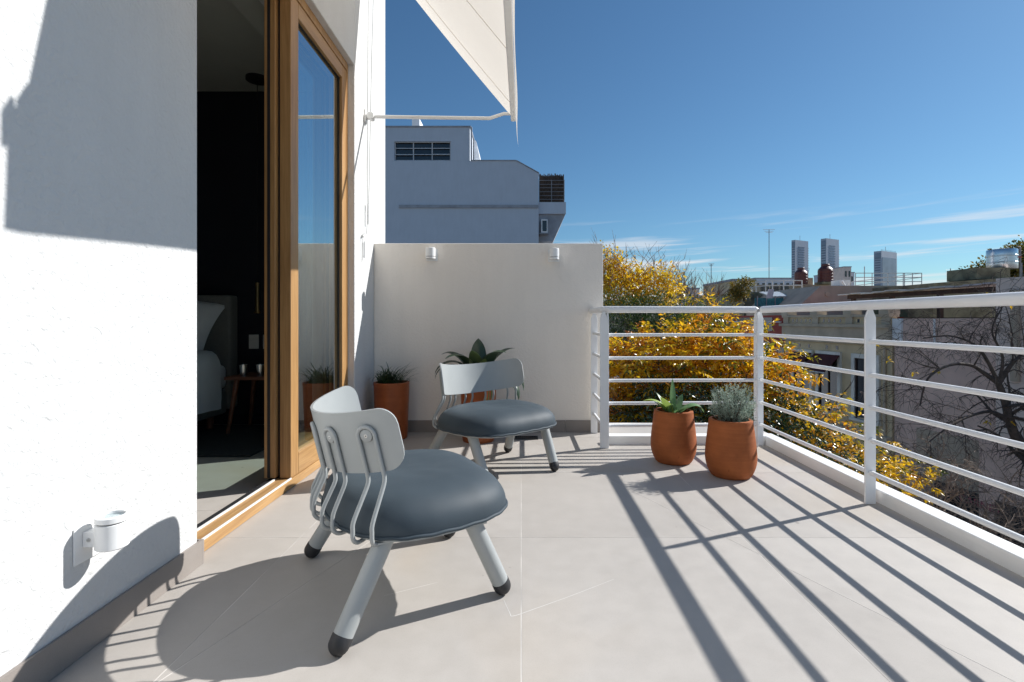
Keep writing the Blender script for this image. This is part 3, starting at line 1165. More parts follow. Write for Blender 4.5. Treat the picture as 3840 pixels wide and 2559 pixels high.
t = thing('potted_broadleaf', 'tall orange terracotta pot with drooping dark broad leaves behind a chair', 'potted plant', (-0.315, 3.80, 0), 0)
pot(tall_prof, 0.014, 'terra_tall', t, 0.385)
for az_, ln, el_, dr_, wd, tn in ((222, 0.46, 92, 135, 0.125, 0.5), (318, 0.46, 92, 118, 0.135, 0.65), (160, 0.46, 86, 120, 0.12, 0.35), (20, 0.45, 86, 100, 0.125, 0.5),
                                  (200, 0.48, 82, 165, 0.095, 0.25), (338, 0.50, 62, 165, 0.095, 0.25), (322, 0.50, 48, 150, 0.09, 0.3), (262, 0.38, 88, 80, 0.10, 0.8),
                                  (290, 0.30, 82, 70, 0.08, 0.95), (95, 0.44, 88, 70, 0.12, 0.4), (178, 0.46, 74, 165, 0.10, 0.3)):
    a = R(az_)
    arch_leaf((0.02 * math.cos(a), 0.02 * math.sin(a), 0.385), a, ln, R(el_), R(dr_), wd, tn, 0.13, n=16, cols=6, peak=0.5).build('leaf', 'broad', t, 60)
st = MB()
for i in range(3):
    st.tube(cat([(0.05 + 0.02 * i, -0.09, 0.40), (0.06 + .02 * i, -0.135, 0.43), (0.065 + .02 * i, -0.15, 0.36), (0.06 + 0.02 * i, -0.148, 0.25 + 0.04 * i)], 5, False), 0.004, 6)
st.build('hanging_stem', 'greenstem', t, 60)

# ================================================================== BEDROOM BEHIND THE DOOR
BY = 4.40
M['navy'] = simple('navy_wall_paint', (0.010, 0.012, 0.022), 0.7, 0.1, 3)
M['ceil'] = simple('ceiling_paint', (0.42, 0.42, 0.38), 0.85, 0.05, 2)
M['linen'] = simple('white_linen', (0.74, 0.75, 0.78), 0.85, 0.05, 6, 0.3, 40)
M['headboard'] = simple('grey_upholstery', (0.20, 0.20, 0.19), 0.9, 0.1, 60, 0.3, 300)
M['redwood'] = wood('reddish_wood', (0.16, 0.055, 0.03), (0.26, 0.10, 0.055), 0)
M['brass'] = simple('bronze_tube', (0.42, 0.27, 0.12), 0.35, 0.1, 20, metal=1.0)
M['steelcup'] = simple('steel_cup', (0.7, 0.7, 0.7), 0.22, 0.05, 20, metal=1.0)
M['rug'] = simple('dark_rug', (0.035, 0.04, 0.042), 0.95, 0.3, 60, 0.5, 200)
M['plastic'] = simple('white_plastic', (0.72, 0.72, 0.70), 0.4)

bf = MB().box(-6.0, -1.3262, -1.2, BY + 0.3, -0.30, -0.0015).build('bedroom_floor', 'grout', kind='structure')
for i in range(6):
    for j in range(7):
        x1 = -1.3265 - 0.9 * i
        y0 = -1.2 + 0.9 * j
        if x1 > -5.5:
            MB().box(x1 - 0.8975, x1, y0, min(y0 + 0.8975, BY), -0.010, 0.0).build('floor_tile', 'tile', bf)
MB().box(-6.0, WX - TW - 0.002, BY, BY + 0.2, 0, 2.83).build('bedroom_wall', 'navy', kind='structure')
MB().box(-6.2, -6.0, -1.3, BY + 0.2, 0, 2.83).build('bedroom_wall', 'navy', kind='structure')
MB().box(-6.0, WX - TW - 0.002, -1.4, -1.2, 0, 2.83).build('bedroom_wall', 'navy', kind='structure')
MB().box(-6.2, WX - TW - 0.002, -1.4, BY + 0.2, 2.831, 2.99).build('bedroom_ceiling', 'ceil', kind='structure')
MB().box(-1.66, WX - TW - 0.003, -1.2, BY - 0.001, 2.70, 2.83).build('bedroom_soffit', 'ceil', kind='structure')
MB().box(-5.9, WX - TW - 0.01, BY - 0.014, BY - 0.0005, 0.0, 0.08).build('bedroom_skirting', 'navy', kind='structure')
rg = tag(MB().box(-5.2, -1.75, 3.33, 4.3, 0.0005, 0.014).build('rug', 'rug'), 'dark woven rug on the bedroom floor beside the bed', 'rug')

bed = thing('bed', 'low double bed with white duvet and grey upholstered headboard against the dark wall', 'bed', (-3.2, 3.4, 0))
bevel(MB().box(-0.86, 0.80, 0.86, 0.985, 0.15, 1.09).build('headboard', 'headboard', bed), 0.02, 3)
bevel(MB().box(-0.8, 0.78, -1.05, 0.855, 0.12, 0.32).build('bed_base', 'headboard', bed), 0.02)
for sx_ in (-0.7, 0.7):
    for sy_ in (-0.95, 0.75):
        MB().tube([(sx_, sy_, 0), (sx_, sy_, 0.119)], 0.025, 12).build('leg', 'redwood', bed)
bevel(MB().box(-0.8, 0.79, -1.05, 0.85, 0.3205, 0.52).build('mattress', 'linen', bed), 0.05, 4)
du = MB()
nx_, ny_ = 60, 44
for j in range(ny_ + 1):
    y = -1.1 + 1.72 * j / ny_
    for i in range(nx_ + 1):
        s = -1.25 + 2.5 * i / nx_
        W, rad, zt_ = 0.86, 0.11, 0.64
        if abs(s) < W - rad:
            x, z = s, zt_
        else:
            q = abs(s) - (W - rad)
            arc = rad * math.pi / 2
            if q < arc:
                x, z = W - rad + rad * math.sin(q / rad), zt_ - rad + rad * math.cos(q / rad)
            else:
                x, z = W + 0.04 * (q - arc), zt_ - rad - (q - arc)
            x = math.copysign(x, s)
        n1 = noise.noise(Vector((s * 3.5, y * 3.0, 1))) * 0.028 + noise.noise(Vector((s * 9, y * 6, 4))) * 0.012
        x += n1 * (1 if s > 0 else -1) * min(1, max(0, abs(s) - 0.5))
        z += n1
        du.v.append((x, y, z))
du.f = [(j * (nx_ + 1) + i, j * (nx_ + 1) + i + 1, (j + 1) * (nx_ + 1) + i + 1, (j + 1) * (nx_ + 1) + i) for j in range(ny_) for i in range(nx_)]
du.build('duvet', 'linen', bed, 60)
pm = MB()
for s in (1, -1):
    for j in range(17):
        for i in range(17):
            u, v = -1 + i / 8, -1 + j / 8
            h = 0.085 * ((1 - abs(u) ** 3) * (1 - abs(v) ** 3)) ** 0.5
            k = 1 - 0.10 * (1 - u * u) * abs(v) ** 3 - 0.10 * (1 - v * v) * abs(u) ** 3
            pm.v.append((0.34 * u * k, s * h - 0.001 * s, 0.25 * v * (1 - 0.12 * (1 - u * u) * abs(v) ** 3)))
for s in range(2):
    o = s * 289
    for j in range(16):
        for i in range(16):
            a = o + j * 17 + i
            pm.f.append((a, a + 1, a + 18, a + 17) if s == 0 else (a, a + 17, a + 18, a + 1))
pw = tag(pm.build('pillow', 'linen', None, 70), 'white pillow leaning on the grey headboard', 'pillow')
pw.location = (-2.80, 4.12, 0.87)
pw.rotation_euler = (R(-24), R(14), R(8))

tb = thing('bedside_table', 'small reddish wood bedside table with splayed legs', 'table', (-2.00, 4.13, 0))
bevel(MB().box(-0.27, 0.27, -0.19, 0.19, 0.425, 0.45).build('table_top', 'redwood', tb), 0.006)
for a in (-1, 1):
    for b in (-1, 1):
        MB().tube([(a * 0.20, b * 0.13, 0.424), (a * 0.255, b * 0.165, 0.0)], [0.019, 0.014], 14).build('leg', 'redwood', tb, 40)
for k, (x, y) in enumerate(((-2.175, 4.05), (-2.055, 4.07))):
    c = MB().lathe([(0.001, 0.0), (0.024, 0.0), (0.033, 0.085), (0.0315, 0.085), (0.0228, 0.004), (0.001, 0.004)], 28).build('cup', 'steelcup', None, 35)
    c.location = (x, y, 0.4503)
    tag(c, ('steel cup on the bedside table, the one beside the bed', 'steel cup on the bedside table, the one away from the bed')[k], 'cup', 'cups on the bedside table')
pl = thing('pendant_lamp', 'thin bronze tube pendant lamp hanging beside the bed', 'pendant lamp', (-2.12, 4.15, 0))
MB().lathe([(0.001, 2.805), (0.085, 2.805), (0.085, 2.8295), (0.001, 2.8295)], 32).build('canopy', 'black_rubber', pl, 40)
MB().tube([(0, 0, 1.185), (0, 0, 2.804)], 0.003, 8).build('cord', 'black_rubber', pl)
MB().lathe([(0.001, 1.184), (0.015, 1.184), (0.016, 0.965), (0.028, 0.94), (0.026, 0.938), (0.013, 0.96), (0.001, 0.965)], 28).build('shade', 'brass', pl, 35)
for k, x in enumerate((-2.275, -2.155)):
    s = thing('socket_plate', ('white socket plate on the dark wall, the one beside the headboard', 'white socket plate on the dark wall, the one under the pendant lamp')[k], 'socket', (x, BY, 0.70), group='sockets on the bedroom wall')
    bevel(MB().box(-0.042, 0.042, -0.008, 0, -0.06, 0.06).build('plate', 'plastic', s), 0.003)
    for q in (-0.025, 0, 0.025):
        MB().box(-0.02, 0.02, -0.011, -0.0083, q - 0.010, q + 0.010).build('module', 'plastic', s)

# CITY_PART
# ================================================================== THE CITY
G = -8.0
M['asphalt'] = simple('asphalt', (0.055, 0.055, 0.055), 0.9, 0.3, 3, 0.3, 60)
M['paving'] = simple('pavement_concrete', (0.25, 0.24, 0.23), 0.9, 0.2, 3, 0.2, 40)
M['earth'] = simple('city_ground', (0.16, 0.15, 0.14), 0.95, 0.3, 0.05)
M['cream'] = stucco('aged_cream_render', (0.74, 0.59, 0.38), 12, 0.3, 0.01, 0.25)
M['cream_dark'] = stucco('aged_grey_cornice', (0.66, 0.555, 0.42), 12, 0.3, 0.01, 0.35)
M['trimwhite'] = simple('white_window_trim', (0.72, 0.69, 0.62), 0.7, 0.1, 4)
M['mauve'] = stucco('mauve_render', (0.80, 0.58, 0.49), 9, 0.3, 0.01, 0.25)
M['palewall'] = stucco('pale_mauve_render', (0.83, 0.68, 0.60), 9, 0.3, 0.01, 0.2)
M['whitewash_sunlit'] = simple('whitewash_and_sunlit_side', (0.82, 0.82, 0.82), 0.8, 0.1, 3)  # whitewash, also the painted-in brightness of the rooftop box's sunlit side
M['greywall'] = stucco('grey_render', (0.56, 0.46, 0.36), 9, 0.3, 0.01, 0.25)
M['mossy'] = simple('mossy_concrete', (0.20, 0.19, 0.13), 0.95, 0.55, 1.6, 0.3, 10)
M['redwall'] = stucco('brick_red_render', (0.42, 0.10, 0.08), 9, 0.3, 0.01, 0.35)
M['darkpane'] = simple('dark_window_glass', (0.02, 0.022, 0.025), 0.12, 0.3, 2, spec=0.8)
M['darkwood'] = simple('dark_stained_wood', (0.045, 0.022, 0.016), 0.7, 0.4, 6)
M['maroon'] = simple('maroon_canvas', (0.075, 0.012, 0.014), 0.8, 0.2, 8)
M['bluegrey'] = stucco('blue_grey_render', (0.60, 0.645, 0.71), 3.0, 0.12, 0.01, 0.05)
M['bluegrey_dark'] = simple('grey_coping', (0.36, 0.37, 0.40), 0.85, 0.2, 2)
M['winframe'] = simple('window_steel', (0.55, 0.56, 0.57), 0.6, 0.1, 5)
M['reed'] = simple('reed_screen', (0.085, 0.06, 0.045), 0.9, 0.5, 12)
M['tank_red'] = simple('maroon_tank', (0.095, 0.022, 0.02), 0.42, 0.2, 5)
M['tank_steel'] = simple('stainless_tank', (0.62, 0.64, 0.66), 0.28, 0.06, 5, metal=1.0)
M['tank_text'] = simple('red_lettering', (0.45, 0.10, 0.08), 0.6)
M['tealnet'] = simple('teal_netting', (0.05, 0.22, 0.24), 0.8, 0.3, 9)
M['polycarb'] = simple('pale_corrugated_sheet', (0.46, 0.47, 0.47), 0.25, 0.15, 4)
M['whiterail'] = simple('white_roof_rail', (0.62, 0.62, 0.62), 0.5)
M['greyrail'] = simple('grey_antenna_metal', (0.25, 0.26, 0.28), 0.5)
M['greenbox'] = simple('dark_green_planter', (0.025, 0.05, 0.035), 0.7)
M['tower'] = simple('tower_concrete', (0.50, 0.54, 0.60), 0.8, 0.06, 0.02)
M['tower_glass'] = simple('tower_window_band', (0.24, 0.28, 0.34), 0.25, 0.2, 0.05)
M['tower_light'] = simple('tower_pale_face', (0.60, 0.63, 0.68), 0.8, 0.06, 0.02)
M['graffiti'] = simple('pink_graffiti', (0.35, 0.09, 0.12), 0.7)

g = MB()
g.add([(-3000, -3000, G - 0.05), (3000, -3000, G - 0.05), (3000, 4000, G - 0.05), (-3000, 4000, G - 0.05)], [(0, 1, 2, 3)])
g.build('ground', 'earth', kind='structure')
# street runs along the far facade line
FD = Vector((0.152, -0.988, 0)).normalized()
FN = Vector((0.988, 0.152, 0)).normalized()
F0 = Vector((12.16, 23.8, 0))


def F(s, y, z=0.0):
    return F0 + FD * s + FN * y + Vector((0, 0, z))


def strip(name, mat, y0, y1, z, kind='structure'):
    a = [F(-60, y0, z), F(40, y0, z), F(40, y1, z), F(-60, y1, z)]
    m = MB()
    if z > G + 0.1:
        b = [Vector((p.x, p.y, G - 0.04)) for p in a]
        m.add(a + b, [(0, 1, 2, 3), (0, 4, 5, 1), (1, 5, 6, 2), (2, 6, 7, 3), (3, 7, 4, 0)])
    else:
        m.add(a, [(0, 1, 2, 3)])
    return m.build(name, mat, kind=kind)


strip('road', 'asphalt', -9.4, -2.2, G)
strip('pavement', 'paving', -2.2, -0.02, G + 0.13)
strip('pavement', 'paving', -11.6, -9.4, G + 0.13)
FROT = math.atan2(FD.y, FD.x)


def fthing(name, label, cat_, s, y=0.0, group=None):
    p = F(s, y, G)
    return thing(name, label, cat_, p, FROT, group)


def window(parent, s0, s1, z0, z1, y=0.0, trim=True, mull=1, rec=0.14):
    """window as a part: pane in a frame, recessed look by a projecting trim; local z counts from the ground"""
    z0 -= G
    z1 -= G
    w = MB().box(s0 + 0.06, s1 - 0.06, y - 0.012, y - 0.004, z0 + 0.05, z1 - 0.06).build('window', 'darkpane', parent)
    fm = MB()
    fw = 0.05
    fm.box(s0 + 0.06, s0 + 0.06 + fw, y - 0.05, y - 0.013, z0, z1 - 0.06)
    fm.box(s1 - 0.06 - fw, s1 - 0.06, y - 0.05, y - 0.013, z0, z1 - 0.06)
    fm.box(s0 + 0.06 + fw, s1 - 0.06 - fw, y - 0.05, y - 0.013, z1 - 0.06 - fw, z1 - 0.06)
    for k in range(mull):
        c = s0 + (s1 - s0) * (k + 1) / (mull + 1)
        fm.box(c - 0.03, c + 0.03, y - 0.045, y - 0.013, z0, z1 - 0.06 - fw)
    fm.build('frame', 'darkwood', w)
    if trim:
        tm = MB()
        tm.box(s0 - 0.09, s0 + 0.06, y - 0.10, y - 0.001, z0, z1 + 0.10)
        tm.box(s1 - 0.06, s1 + 0.09, y - 0.10, y - 0.001, z0, z1 + 0.10)
        tm.box(s0 + 0.06, s1 - 0.06, y - 0.10, y - 0.001, z1 - 0.06, z1 + 0.10)
        tm.build('surround', 'trimwhite', w)
        MB().box(s0 - 0.12, s1 + 0.12, y - 0.16, y - 0.001, z0 - 0.09, z0 - 0.002).build('sill', 'trimwhite', w)
    return w


# --- cream house with maroon awnings
ch = fthing('cream_house', 'aged cream facade with tall white-trimmed windows and two maroon awnings across the street', 'house', 0)
MB().box(0.0, 5.70, 0.0, 7.0, 0.0, 8.0).build('wall', 'cream', ch)
bevel(MB().box(-0.05, 5.72, -0.16, -0.001, 7.96, 8.62).build('cornice', 'cream_dark', ch), 0.03)
MB().box(-0.08, 5.72, -0.28, -0.0005, 8.60, 8.72).build('cornice_ledge', 'cream_dark', ch)
MB().box(-0.02, 5.70, -0.02, 0.22, 8.722, 8.99).build('parapet', 'cream', ch)
MB().box(-0.06, 5.72, -0.14, 0.28, 8.991, 9.08).build('coping', 'cream_dark', ch)
for s in (0.15, 2.02, 3.85, 5.52):
    MB().box(s - 0.17, s + 0.17, -0.09, -0.0205, 8.723, 8.99).build('pier', 'cream_dark', ch)
    MB().box(s - 0.2, s + 0.2, -0.17, 0.31, 9.081, 9.42).build('pier_block', 'cream_dark', ch)
first = None
for s in (0.55, 0.82, 1.1, 1.38, 1.65, 2.45, 2.75, 3.05, 3.35, 4.25, 4.6, 4.95):
    if first is None:
        first = MB().box(-0.05, 0.05, -0.026, -0.0205, 8.78, 8.92).build('vent_hole', 'darkpane', ch)
        first.location.x = s
    else:
        copy_obj(first, ch).location.x = s
for s in (0.95, 1.55, 2.6, 3.15):
    MB().box(s - 0.06, s + 0.06, -0.012, 0.0, 7.69, 7.84).build('air_vent', 'darkpane', ch)
for s0, s1 in ((0.62, 1.74), (2.14, 3.32), (4.06, 5.16)):
    window(ch, s0, s1, -2.85, -0.50)
for s0, s1 in ((0.62, 1.74), (2.14, 3.32)):
    m = MB()
    pr = [(-0.11, 7.46), (-0.13, 7.48), (-0.80, 6.84), (-0.80, 6.80)]
    vs = [(s, a, b) for s in (s0 - 0.1, s1 + 0.1) for a, b in pr]
    m.add(vs, [(0, 1, 2, 3), (7, 6, 5, 4), (0, 4, 5, 1), (1, 5, 6, 2), (2, 6, 7, 3), (3, 7, 4, 0)])
    w = m.build('awning', 'maroon', ch)
    MB().tube([(s0 - 0.12, -0.81, 6.80), (s1 + 0.12, -0.81, 6.80)], 0.025, 8).build('awning_bar', 'whiterail', w)
m = MB()
m.box(-0.02, 5.70, -0.22, -0.001, 4.55, 4.75)
m.build('string_course', 'cream_dark', ch)
for k in range(14):
    MB().box(0.1 + 0.41 * k, 0.26 + 0.41 * k, -0.17, -0.0015, 4.36, 4.548).build('bracket', 'cream_dark', ch)
for s0, s1 in ((0.62, 1.74), (2.14, 3.32), (4.06, 5.16)):
    window(ch, s0, s1, -7.6, -4.3)
for s in (0.35, 5.45):
    MB().tube([(s, -0.06, 0.1), (s, -0.06, 7.9)], 0.045, 8).build('downpipe', 'cream_dark', ch)

# --- mauve house
mh = fthing('mauve_house', 'blank mauve wall house with a taller pale block behind the bare tree', 'house', 5.72)
MB().box(0.03, 3.45, 0.05, 7.0, 0, 8.93).build('wall', 'mauve', mh)
MB().box(3.451, 14.0, -0.03, 7.0, 0, 10.06).build('tall_block', 'palewall', mh)
MB().box(0.02, 0.38, -0.03, 0.049, 8.05, 8.93).build('whitewash_pier', 'whitewash_sunlit', mh)
MB().box(0.381, 2.4, 0.035, 0.0485, 8.03, 8.17).build('whitewash_band', 'whitewash_sunlit', mh)
MB().tube([(1.55, 0.02, 8.17), (1.55, 0.02, 8.92)], 0.03, 8).build('white_pipe', 'whitewash_sunlit', mh)
MB().tube([(4.0, -0.1, 7.2), (4.0, -0.1, 9.7)], 0.10, 12).build('flue_pipe', 'greywall', mh)
MB().box(0.9, 3.45, 0.03, 0.0485, 2.0, 5.3).build('wall_patch', 'greywall', mh)  # greyer panel over the lower part of the mauve wall
MB().box(3.0, 4.2, -0.05, -0.031, 3.0, 5.6).build('wall_patch', 'mauve', mh)  # mauve panel low on the pale block

def lettering(name, body, mat, parent, loc, size, depth=0.006, shear=0.0):
    cu_ = bpy.data.curves.new(name, 'FONT')
    cu_.body = body
    cu_.size = size
    cu_.extrude = depth
    cu_.align_x = 'CENTER'
    cu_.space_character = 1.05
    tmp = bpy.data.objects.new(name, cu_)
    col.objects.link(tmp)
    me = bpy.data.meshes.new_from_object(tmp.evaluated_get(bpy.context.evaluated_depsgraph_get()))
    bpy.data.objects.remove(tmp)
    me.name = name
    o = bpy.data.objects.new(name, me)
    me.materials.clear()
    me.materials.append(M[mat])
    col.objects.link(o)
    o.parent = parent
    o.location = loc
    o.rotation_euler = (R(90), 0, 0)
    return o


MB().box(1.6, 3.44, -0.04, 0.049, 0.0, 3.75).build('shopfront', 'darkpane', mh)
MB().box(3.46, 6.4, -0.08, -0.031, 0.0, 3.75).build('shopfront', 'darkpane', mh)
lettering('shop_sign_lettering', 'CARNES', 'graffiti', mh, (3.03, -0.10, 3.40), 0.30)

# --- red house further along
rh = fthing('red_house', 'brick red house wall with a dark upper gallery beside the cream facade', 'house', -6.0)
MB().box(0, 5.96, 0.05, 7.0, 0, 9.1).build('wall', 'redwall', rh)
for a, b in ((0.1, 1.7), (1.9, 3.5), (3.7, 5.0)):
    MB().box(a, b, 0.03, 0.049, 8.35, 9.0).build('gallery_opening', 'darkpane', rh)
MB().tube([(0.0, 0.0, 8.78), (5.7, 0.0, 8.78)], 0.03, 8).build('gallery_rail', 'whiterail', rh)
window(rh, 3.6, 4.7, -2.8, -0.3, 0.05)
window(rh, 1.0, 2.1, -2.8, -0.3, 0.05)
MB().box(5.2, 5.9, 0.0, 0.049, 4.0, 7.6).build('dark_door', 'darkpane', rh)

# --- grey party wall house behind the cream one
def px(p, Y):
    return (p - VX) / FPX * Y


def pz(p, Y):
    return CAMH - (p - VY) / FPX * Y


Yg = 27.0
gh = thing('grey_house', 'grey blank party wall with a sloping shoulder and white roof rails', 'house', (px(3200, Yg), Yg, G))
ox = px(3200, Yg)
pts = [(px(2985, Yg) - ox, 0), (px(3477, Yg) - ox, 0), (px(3477, Yg) - ox, pz(1072, Yg) - G), (px(3078, Yg) - ox, pz(1072, Yg) - G), (px(2985, Yg) - ox, pz(1160, Yg) - G)]
MB().prism(pts, 0, 6, 'y').build('wall', 'greywall', gh)
MB().tube([(px(3102, Yg) - ox, 0.0, pz(1104, Yg) - G), (px(3102, Yg) - ox, -0.06, pz(1104, Yg) - G)], 0.12, 14).build('vent', 'cream_dark', gh)
rl = MB()
z0, z1 = pz(1071, Yg) - G, pz(1023, Yg) - G
for p_ in (3222, 3256, 3285, 3345, 3375, 3403, 3408, 3438, 3473):
    MB().tube([(px(p_, Yg) - ox, 0.3, z0), (px(p_, Yg) - ox, 0.3, z1 if p_ != 3256 else z1 + 0.35)], 0.022, 6).build('roof_rail_post', 'whiterail', gh)
for zz in (z1, (z0 + 2 * z1) / 3, (2 * z0 + z1) / 3):
    MB().tube([(px(3222, Yg) - ox, 0.3, zz), (px(3473, Yg) - ox, 0.3, zz)], 0.022, 6).build('roof_rail', 'whiterail', gh)
for zz in ((z0 + 2 * z1) / 3, z1):
    MB().tube([(px(3222, Yg) - ox, 1.5, zz - 0.45), (px(3473, Yg) - ox, 0.3, zz)], 0.02, 6).build('roof_rail', 'whiterail', gh)
MB().box(px(3185, Yg) - ox, px(3225, Yg) - ox, 0.8, 1.6, z0, z0 + 0.35).build('roof_box', 'whitewash_sunlit', gh)
m = MB().tube([(px(3166, Yg) - ox, 0.2, z0 + 0.25), (px(3178, Yg) - ox, 0.2, z0)], 0.05, 6)
m.build('roof_brace', 'whitewash_sunlit', gh)

# --- pergola on the roof
pgl = fthing('roof_pergola', 'dark timber pergola with a pale ragged sheet roof on the house tops', 'pergola', 1.5, 2.0)
for s in (0.15, 2.1, 4.1, 6.1):
    MB().box(s - 0.07, s + 0.07, 0.0, 0.14, 7.9, 9.80).build('post', 'darkwood', pgl)
MB().box(-0.1, 6.4, -0.02, 0.16, 9.801, 9.96).build('beam', 'darkwood', pgl)
for k in range(11):
    a = -0.35 + 0.62 * k
    m = MB()
    zz = 9.965 + 0.02 * math.sin(k * 2.1) + 0.012 * k * 0.5
    m.box(a, a + 0.615, -0.28 + 0.04 * math.sin(k * 1.3), 2.4, zz, zz + 0.05)
    m.build('roof_sheet', 'polycarb' if k < 8 else 'bluegrey_dark', pgl)
for zz in (8.45, 8.7, 8.95):
    MB().tube([(0.15, 0.05, zz), (6.1, 0.05, zz)], 0.02, 6).build('rail', 'darkwood', pgl)
pb = fthing('planter_box', 'dark green planter box on the roof edge under the pergola', 'planter', 4.2, 0.6)
m = MB().box(0, 1.15, 0, 0.4, 8.93 + 0.06, 9.4)
m.build('box', 'greenbox', pb)
for a in (0.3, 0.8):
    MB().box(a, a + 0.12, -0.012, -0.0005, 9.15, 9.32).build('opening', 'darkpane', pb)

# --- mossy wall building, steel tank
Ym = 23.0
mo = thing('mossy_building', 'mossy grey concrete roof block behind the pergola', 'building', (px(3620, Ym), Ym, G))
ox = px(3620, Ym)
m = MB().prism([(px(3500, Ym) - ox, 0), (px(3905, Ym) - ox, 0), (px(3905, Ym) - ox, pz(1046, Ym) - G), (px(3730, Ym) - ox, pz(1046, Ym) - G), (px(3500, Ym) - ox, pz(1062, Ym) - G)], 0, 5, 'y')
m.build('wall', 'mossy', mo)
zb_ = pz(1046, Ym) - G
m = MB().box(px(3682, Ym) - ox, px(3808, Ym) - ox, 0.25, 1.9, zb_ + 0.002, pz(1002, Ym) - G)
m.build('tank_plinth', 'mossy', mo)
tk = thing('steel_water_tank', 'ribbed stainless steel water tank on a mossy concrete plinth', 'water tank', (px(3757, Ym + 1), Ym + 1.0, pz(1002, Ym)))
rr = 47 * Ym / FPX
th = pz(926, Ym) - pz(1002, Ym)
pr = [(rr * 0.98, 0.0), (rr, 0.02)]
for f in (0.33, 0.66):
    pr += [(rr, th * f - 0.03), (rr + 0.02, th * f - 0.015), (rr + 0.02, th * f + 0.015), (rr, th * f + 0.03)]
pr += [(rr, th - 0.03), (rr * 0.97, th), (rr * 0.5, th + 0.03), (0.01, th + 0.04)]
MB().lathe([(0.01, 0.0)] + pr, 48).build('tank', 'tank_steel', tk, 30)
lettering('tank_lettering', 'AFFINE', 'tank_text', tk, (rr * 0.45, -rr * 0.90, th * 0.52), 0.12)
MB().tube([(rr + 0.05, -0.25, -0.5), (rr + 0.05, -0.25, th + 0.1), (rr - 0.05, -0.2, th + 0.12)], 0.035, 8).build('pipe', 'greyrail', tk)
MB().tube([(rr + 0.16, -0.2, -0.5), (rr + 0.16, -0.2, th * 0.3)], 0.03, 8).build('pipe', 'greyrail', tk)

# --- roof-terrace building with maroon tanks
Yt = 33.0
ox = px(2980, Yt)
rt = thing('roof_terrace_building', 'dark concrete building top with a rail fence around its roof terrace', 'building', (ox, Yt, G))
zt1 = pz(1062, Yt) - G
MB().box(px(2790, Yt) - ox, px(3235, Yt) - ox, 0, 9, 0, pz(1096, Yt) - G).build('wall', 'mossy', rt)
MB().box(px(2880, Yt) - ox, px(3235, Yt) - ox, 1.6, 9, pz(1096, Yt) - G + 0.002, zt1).build('upper_block', 'greywall', rt)
for p_ in (2795, 2824, 2840, 2875, 2901, 2943, 2980, 3012):
    MB().tube([(px(p_, Yt) - ox, 0.15, pz(1096, Yt) - G), (px(p_, Yt) - ox, 0.15, pz(1051 if p_ > 2860 else 1060, Yt) - G)], 0.035, 6).build('fence_post', 'whiterail', rt)
for a, b in ((1053, 1052), (1072, 1070)):
    MB().tube([(px(2795, Yt) - ox, 0.15, pz(a + 8, Yt) - G), (px(2875, Yt) - ox, 0.15, pz(a, Yt) - G), (px(3012, Yt) - ox, 0.15, pz(b, Yt) - G)], 0.03, 6).build('fence_rail', 'whiterail', rt)
for k, p_ in enumerate((2912, 2950, 2990)):
    MB().box(px(p_, Yt) - ox - 0.28, px(p_, Yt) - ox + 0.28, 1.585, 1.599, pz(1096, Yt) - G + 0.05, pz(1066, Yt) - G).build('opening', 'darkpane', rt)
MB().box(px(3085, Yt) - ox, px(3115, Yt) - ox, 2.0, 3.0, zt1, pz(1033, Yt) - G).build('roof_hut', 'cream_dark', rt)
for p_, top, bot, w_, lb in ((3042, 998, 1061, 47, 'small maroon plastic water tank on a dark rooftop'), (3137, 984, 1054, 54, 'larger maroon plastic water tank with a ladder hoop on a rooftop')):
    zb2, h_ = pz(bot, Yt), pz(top, Yt) - pz(bot, Yt)
    tk = thing('plastic_water_tank', lb, 'water tank', (px(p_, Yt), Yt + 1.2, zt1 + G))
    r_ = w_ / 2 * Yt / FPX
    st_ = zb2 - (zt1 + G)
    if st_ > 0.02:
        MB().box(-r_, r_, -r_, r_, 0.0, st_).build('stand', 'mossy', tk)
    pr = [(0.01, 0), (r_ * 0.96, 0)]
    for q in range(4):
        z = h_ * 0.68 * q / 4
        pr += [(r_, z + 0.02), (r_, z + h_ * 0.13), (r_ * 0.97, z + h_ * 0.145)]
    pr += [(r_ * 0.98, h_ * 0.70), (r_ * 0.62, h_ * 0.86), (r_ * 0.55, h_ * 0.87), (r_ * 0.55, h_ * 0.97), (r_ * 0.5, h_), (0.01, h_)]
    MB().lathe([(a, b + max(0, st_)) for a, b in pr], 32).build('tank', 'tank_red', tk, 30)
    MB().tube([(r_ * 0.9, -r_ * 0.5, st_ + h_ * .7), (r_ * 1.1, -r_ * 0.5, st_ + h_ * .95), (r_ * .6, -r_ * .3, st_ + h_ * .97)], 0.012, 5).build('pipe', 'greyrail', tk)
# lean-to with corrugated sheet and teal net
Yl = 29.5
ox = px(2950, Yl)
lt = thing('lean_to_roof', 'pale corrugated lean-to roof with teal netting below the fence', 'lean-to', (ox, Yl, pz(1150, Yl)))
zz0 = pz(1150, Yl)
for k in range(9):
    a = px(2895 + 18 * k, Yl) - ox
    m = MB()
    m.add([(a, 0, pz(1112 - k * 0.4, Yl) - zz0), (a + 0.26, 0, pz(1112, Yl) - zz0 + 0.03), (a + 0.26, 1.6, pz(1090, Yl) - zz0 + 0.03), (a, 1.6, pz(1090, Yl) - zz0),
           (a, 0, pz(1116 - k * 0.4, Yl) - zz0), (a + 0.26, 0, pz(1116, Yl) - zz0), (a + 0.26, 1.6, pz(1094, Yl) - zz0), (a, 1.6, pz(1094, Yl) - zz0)],
          [(0, 1, 2, 3), (7, 6, 5, 4), (0, 4, 5, 1), (1, 5, 6, 2), (2, 6, 7, 3), (3, 7, 4, 0)])
    m.build('roof_sheet', 'polycarb', lt)
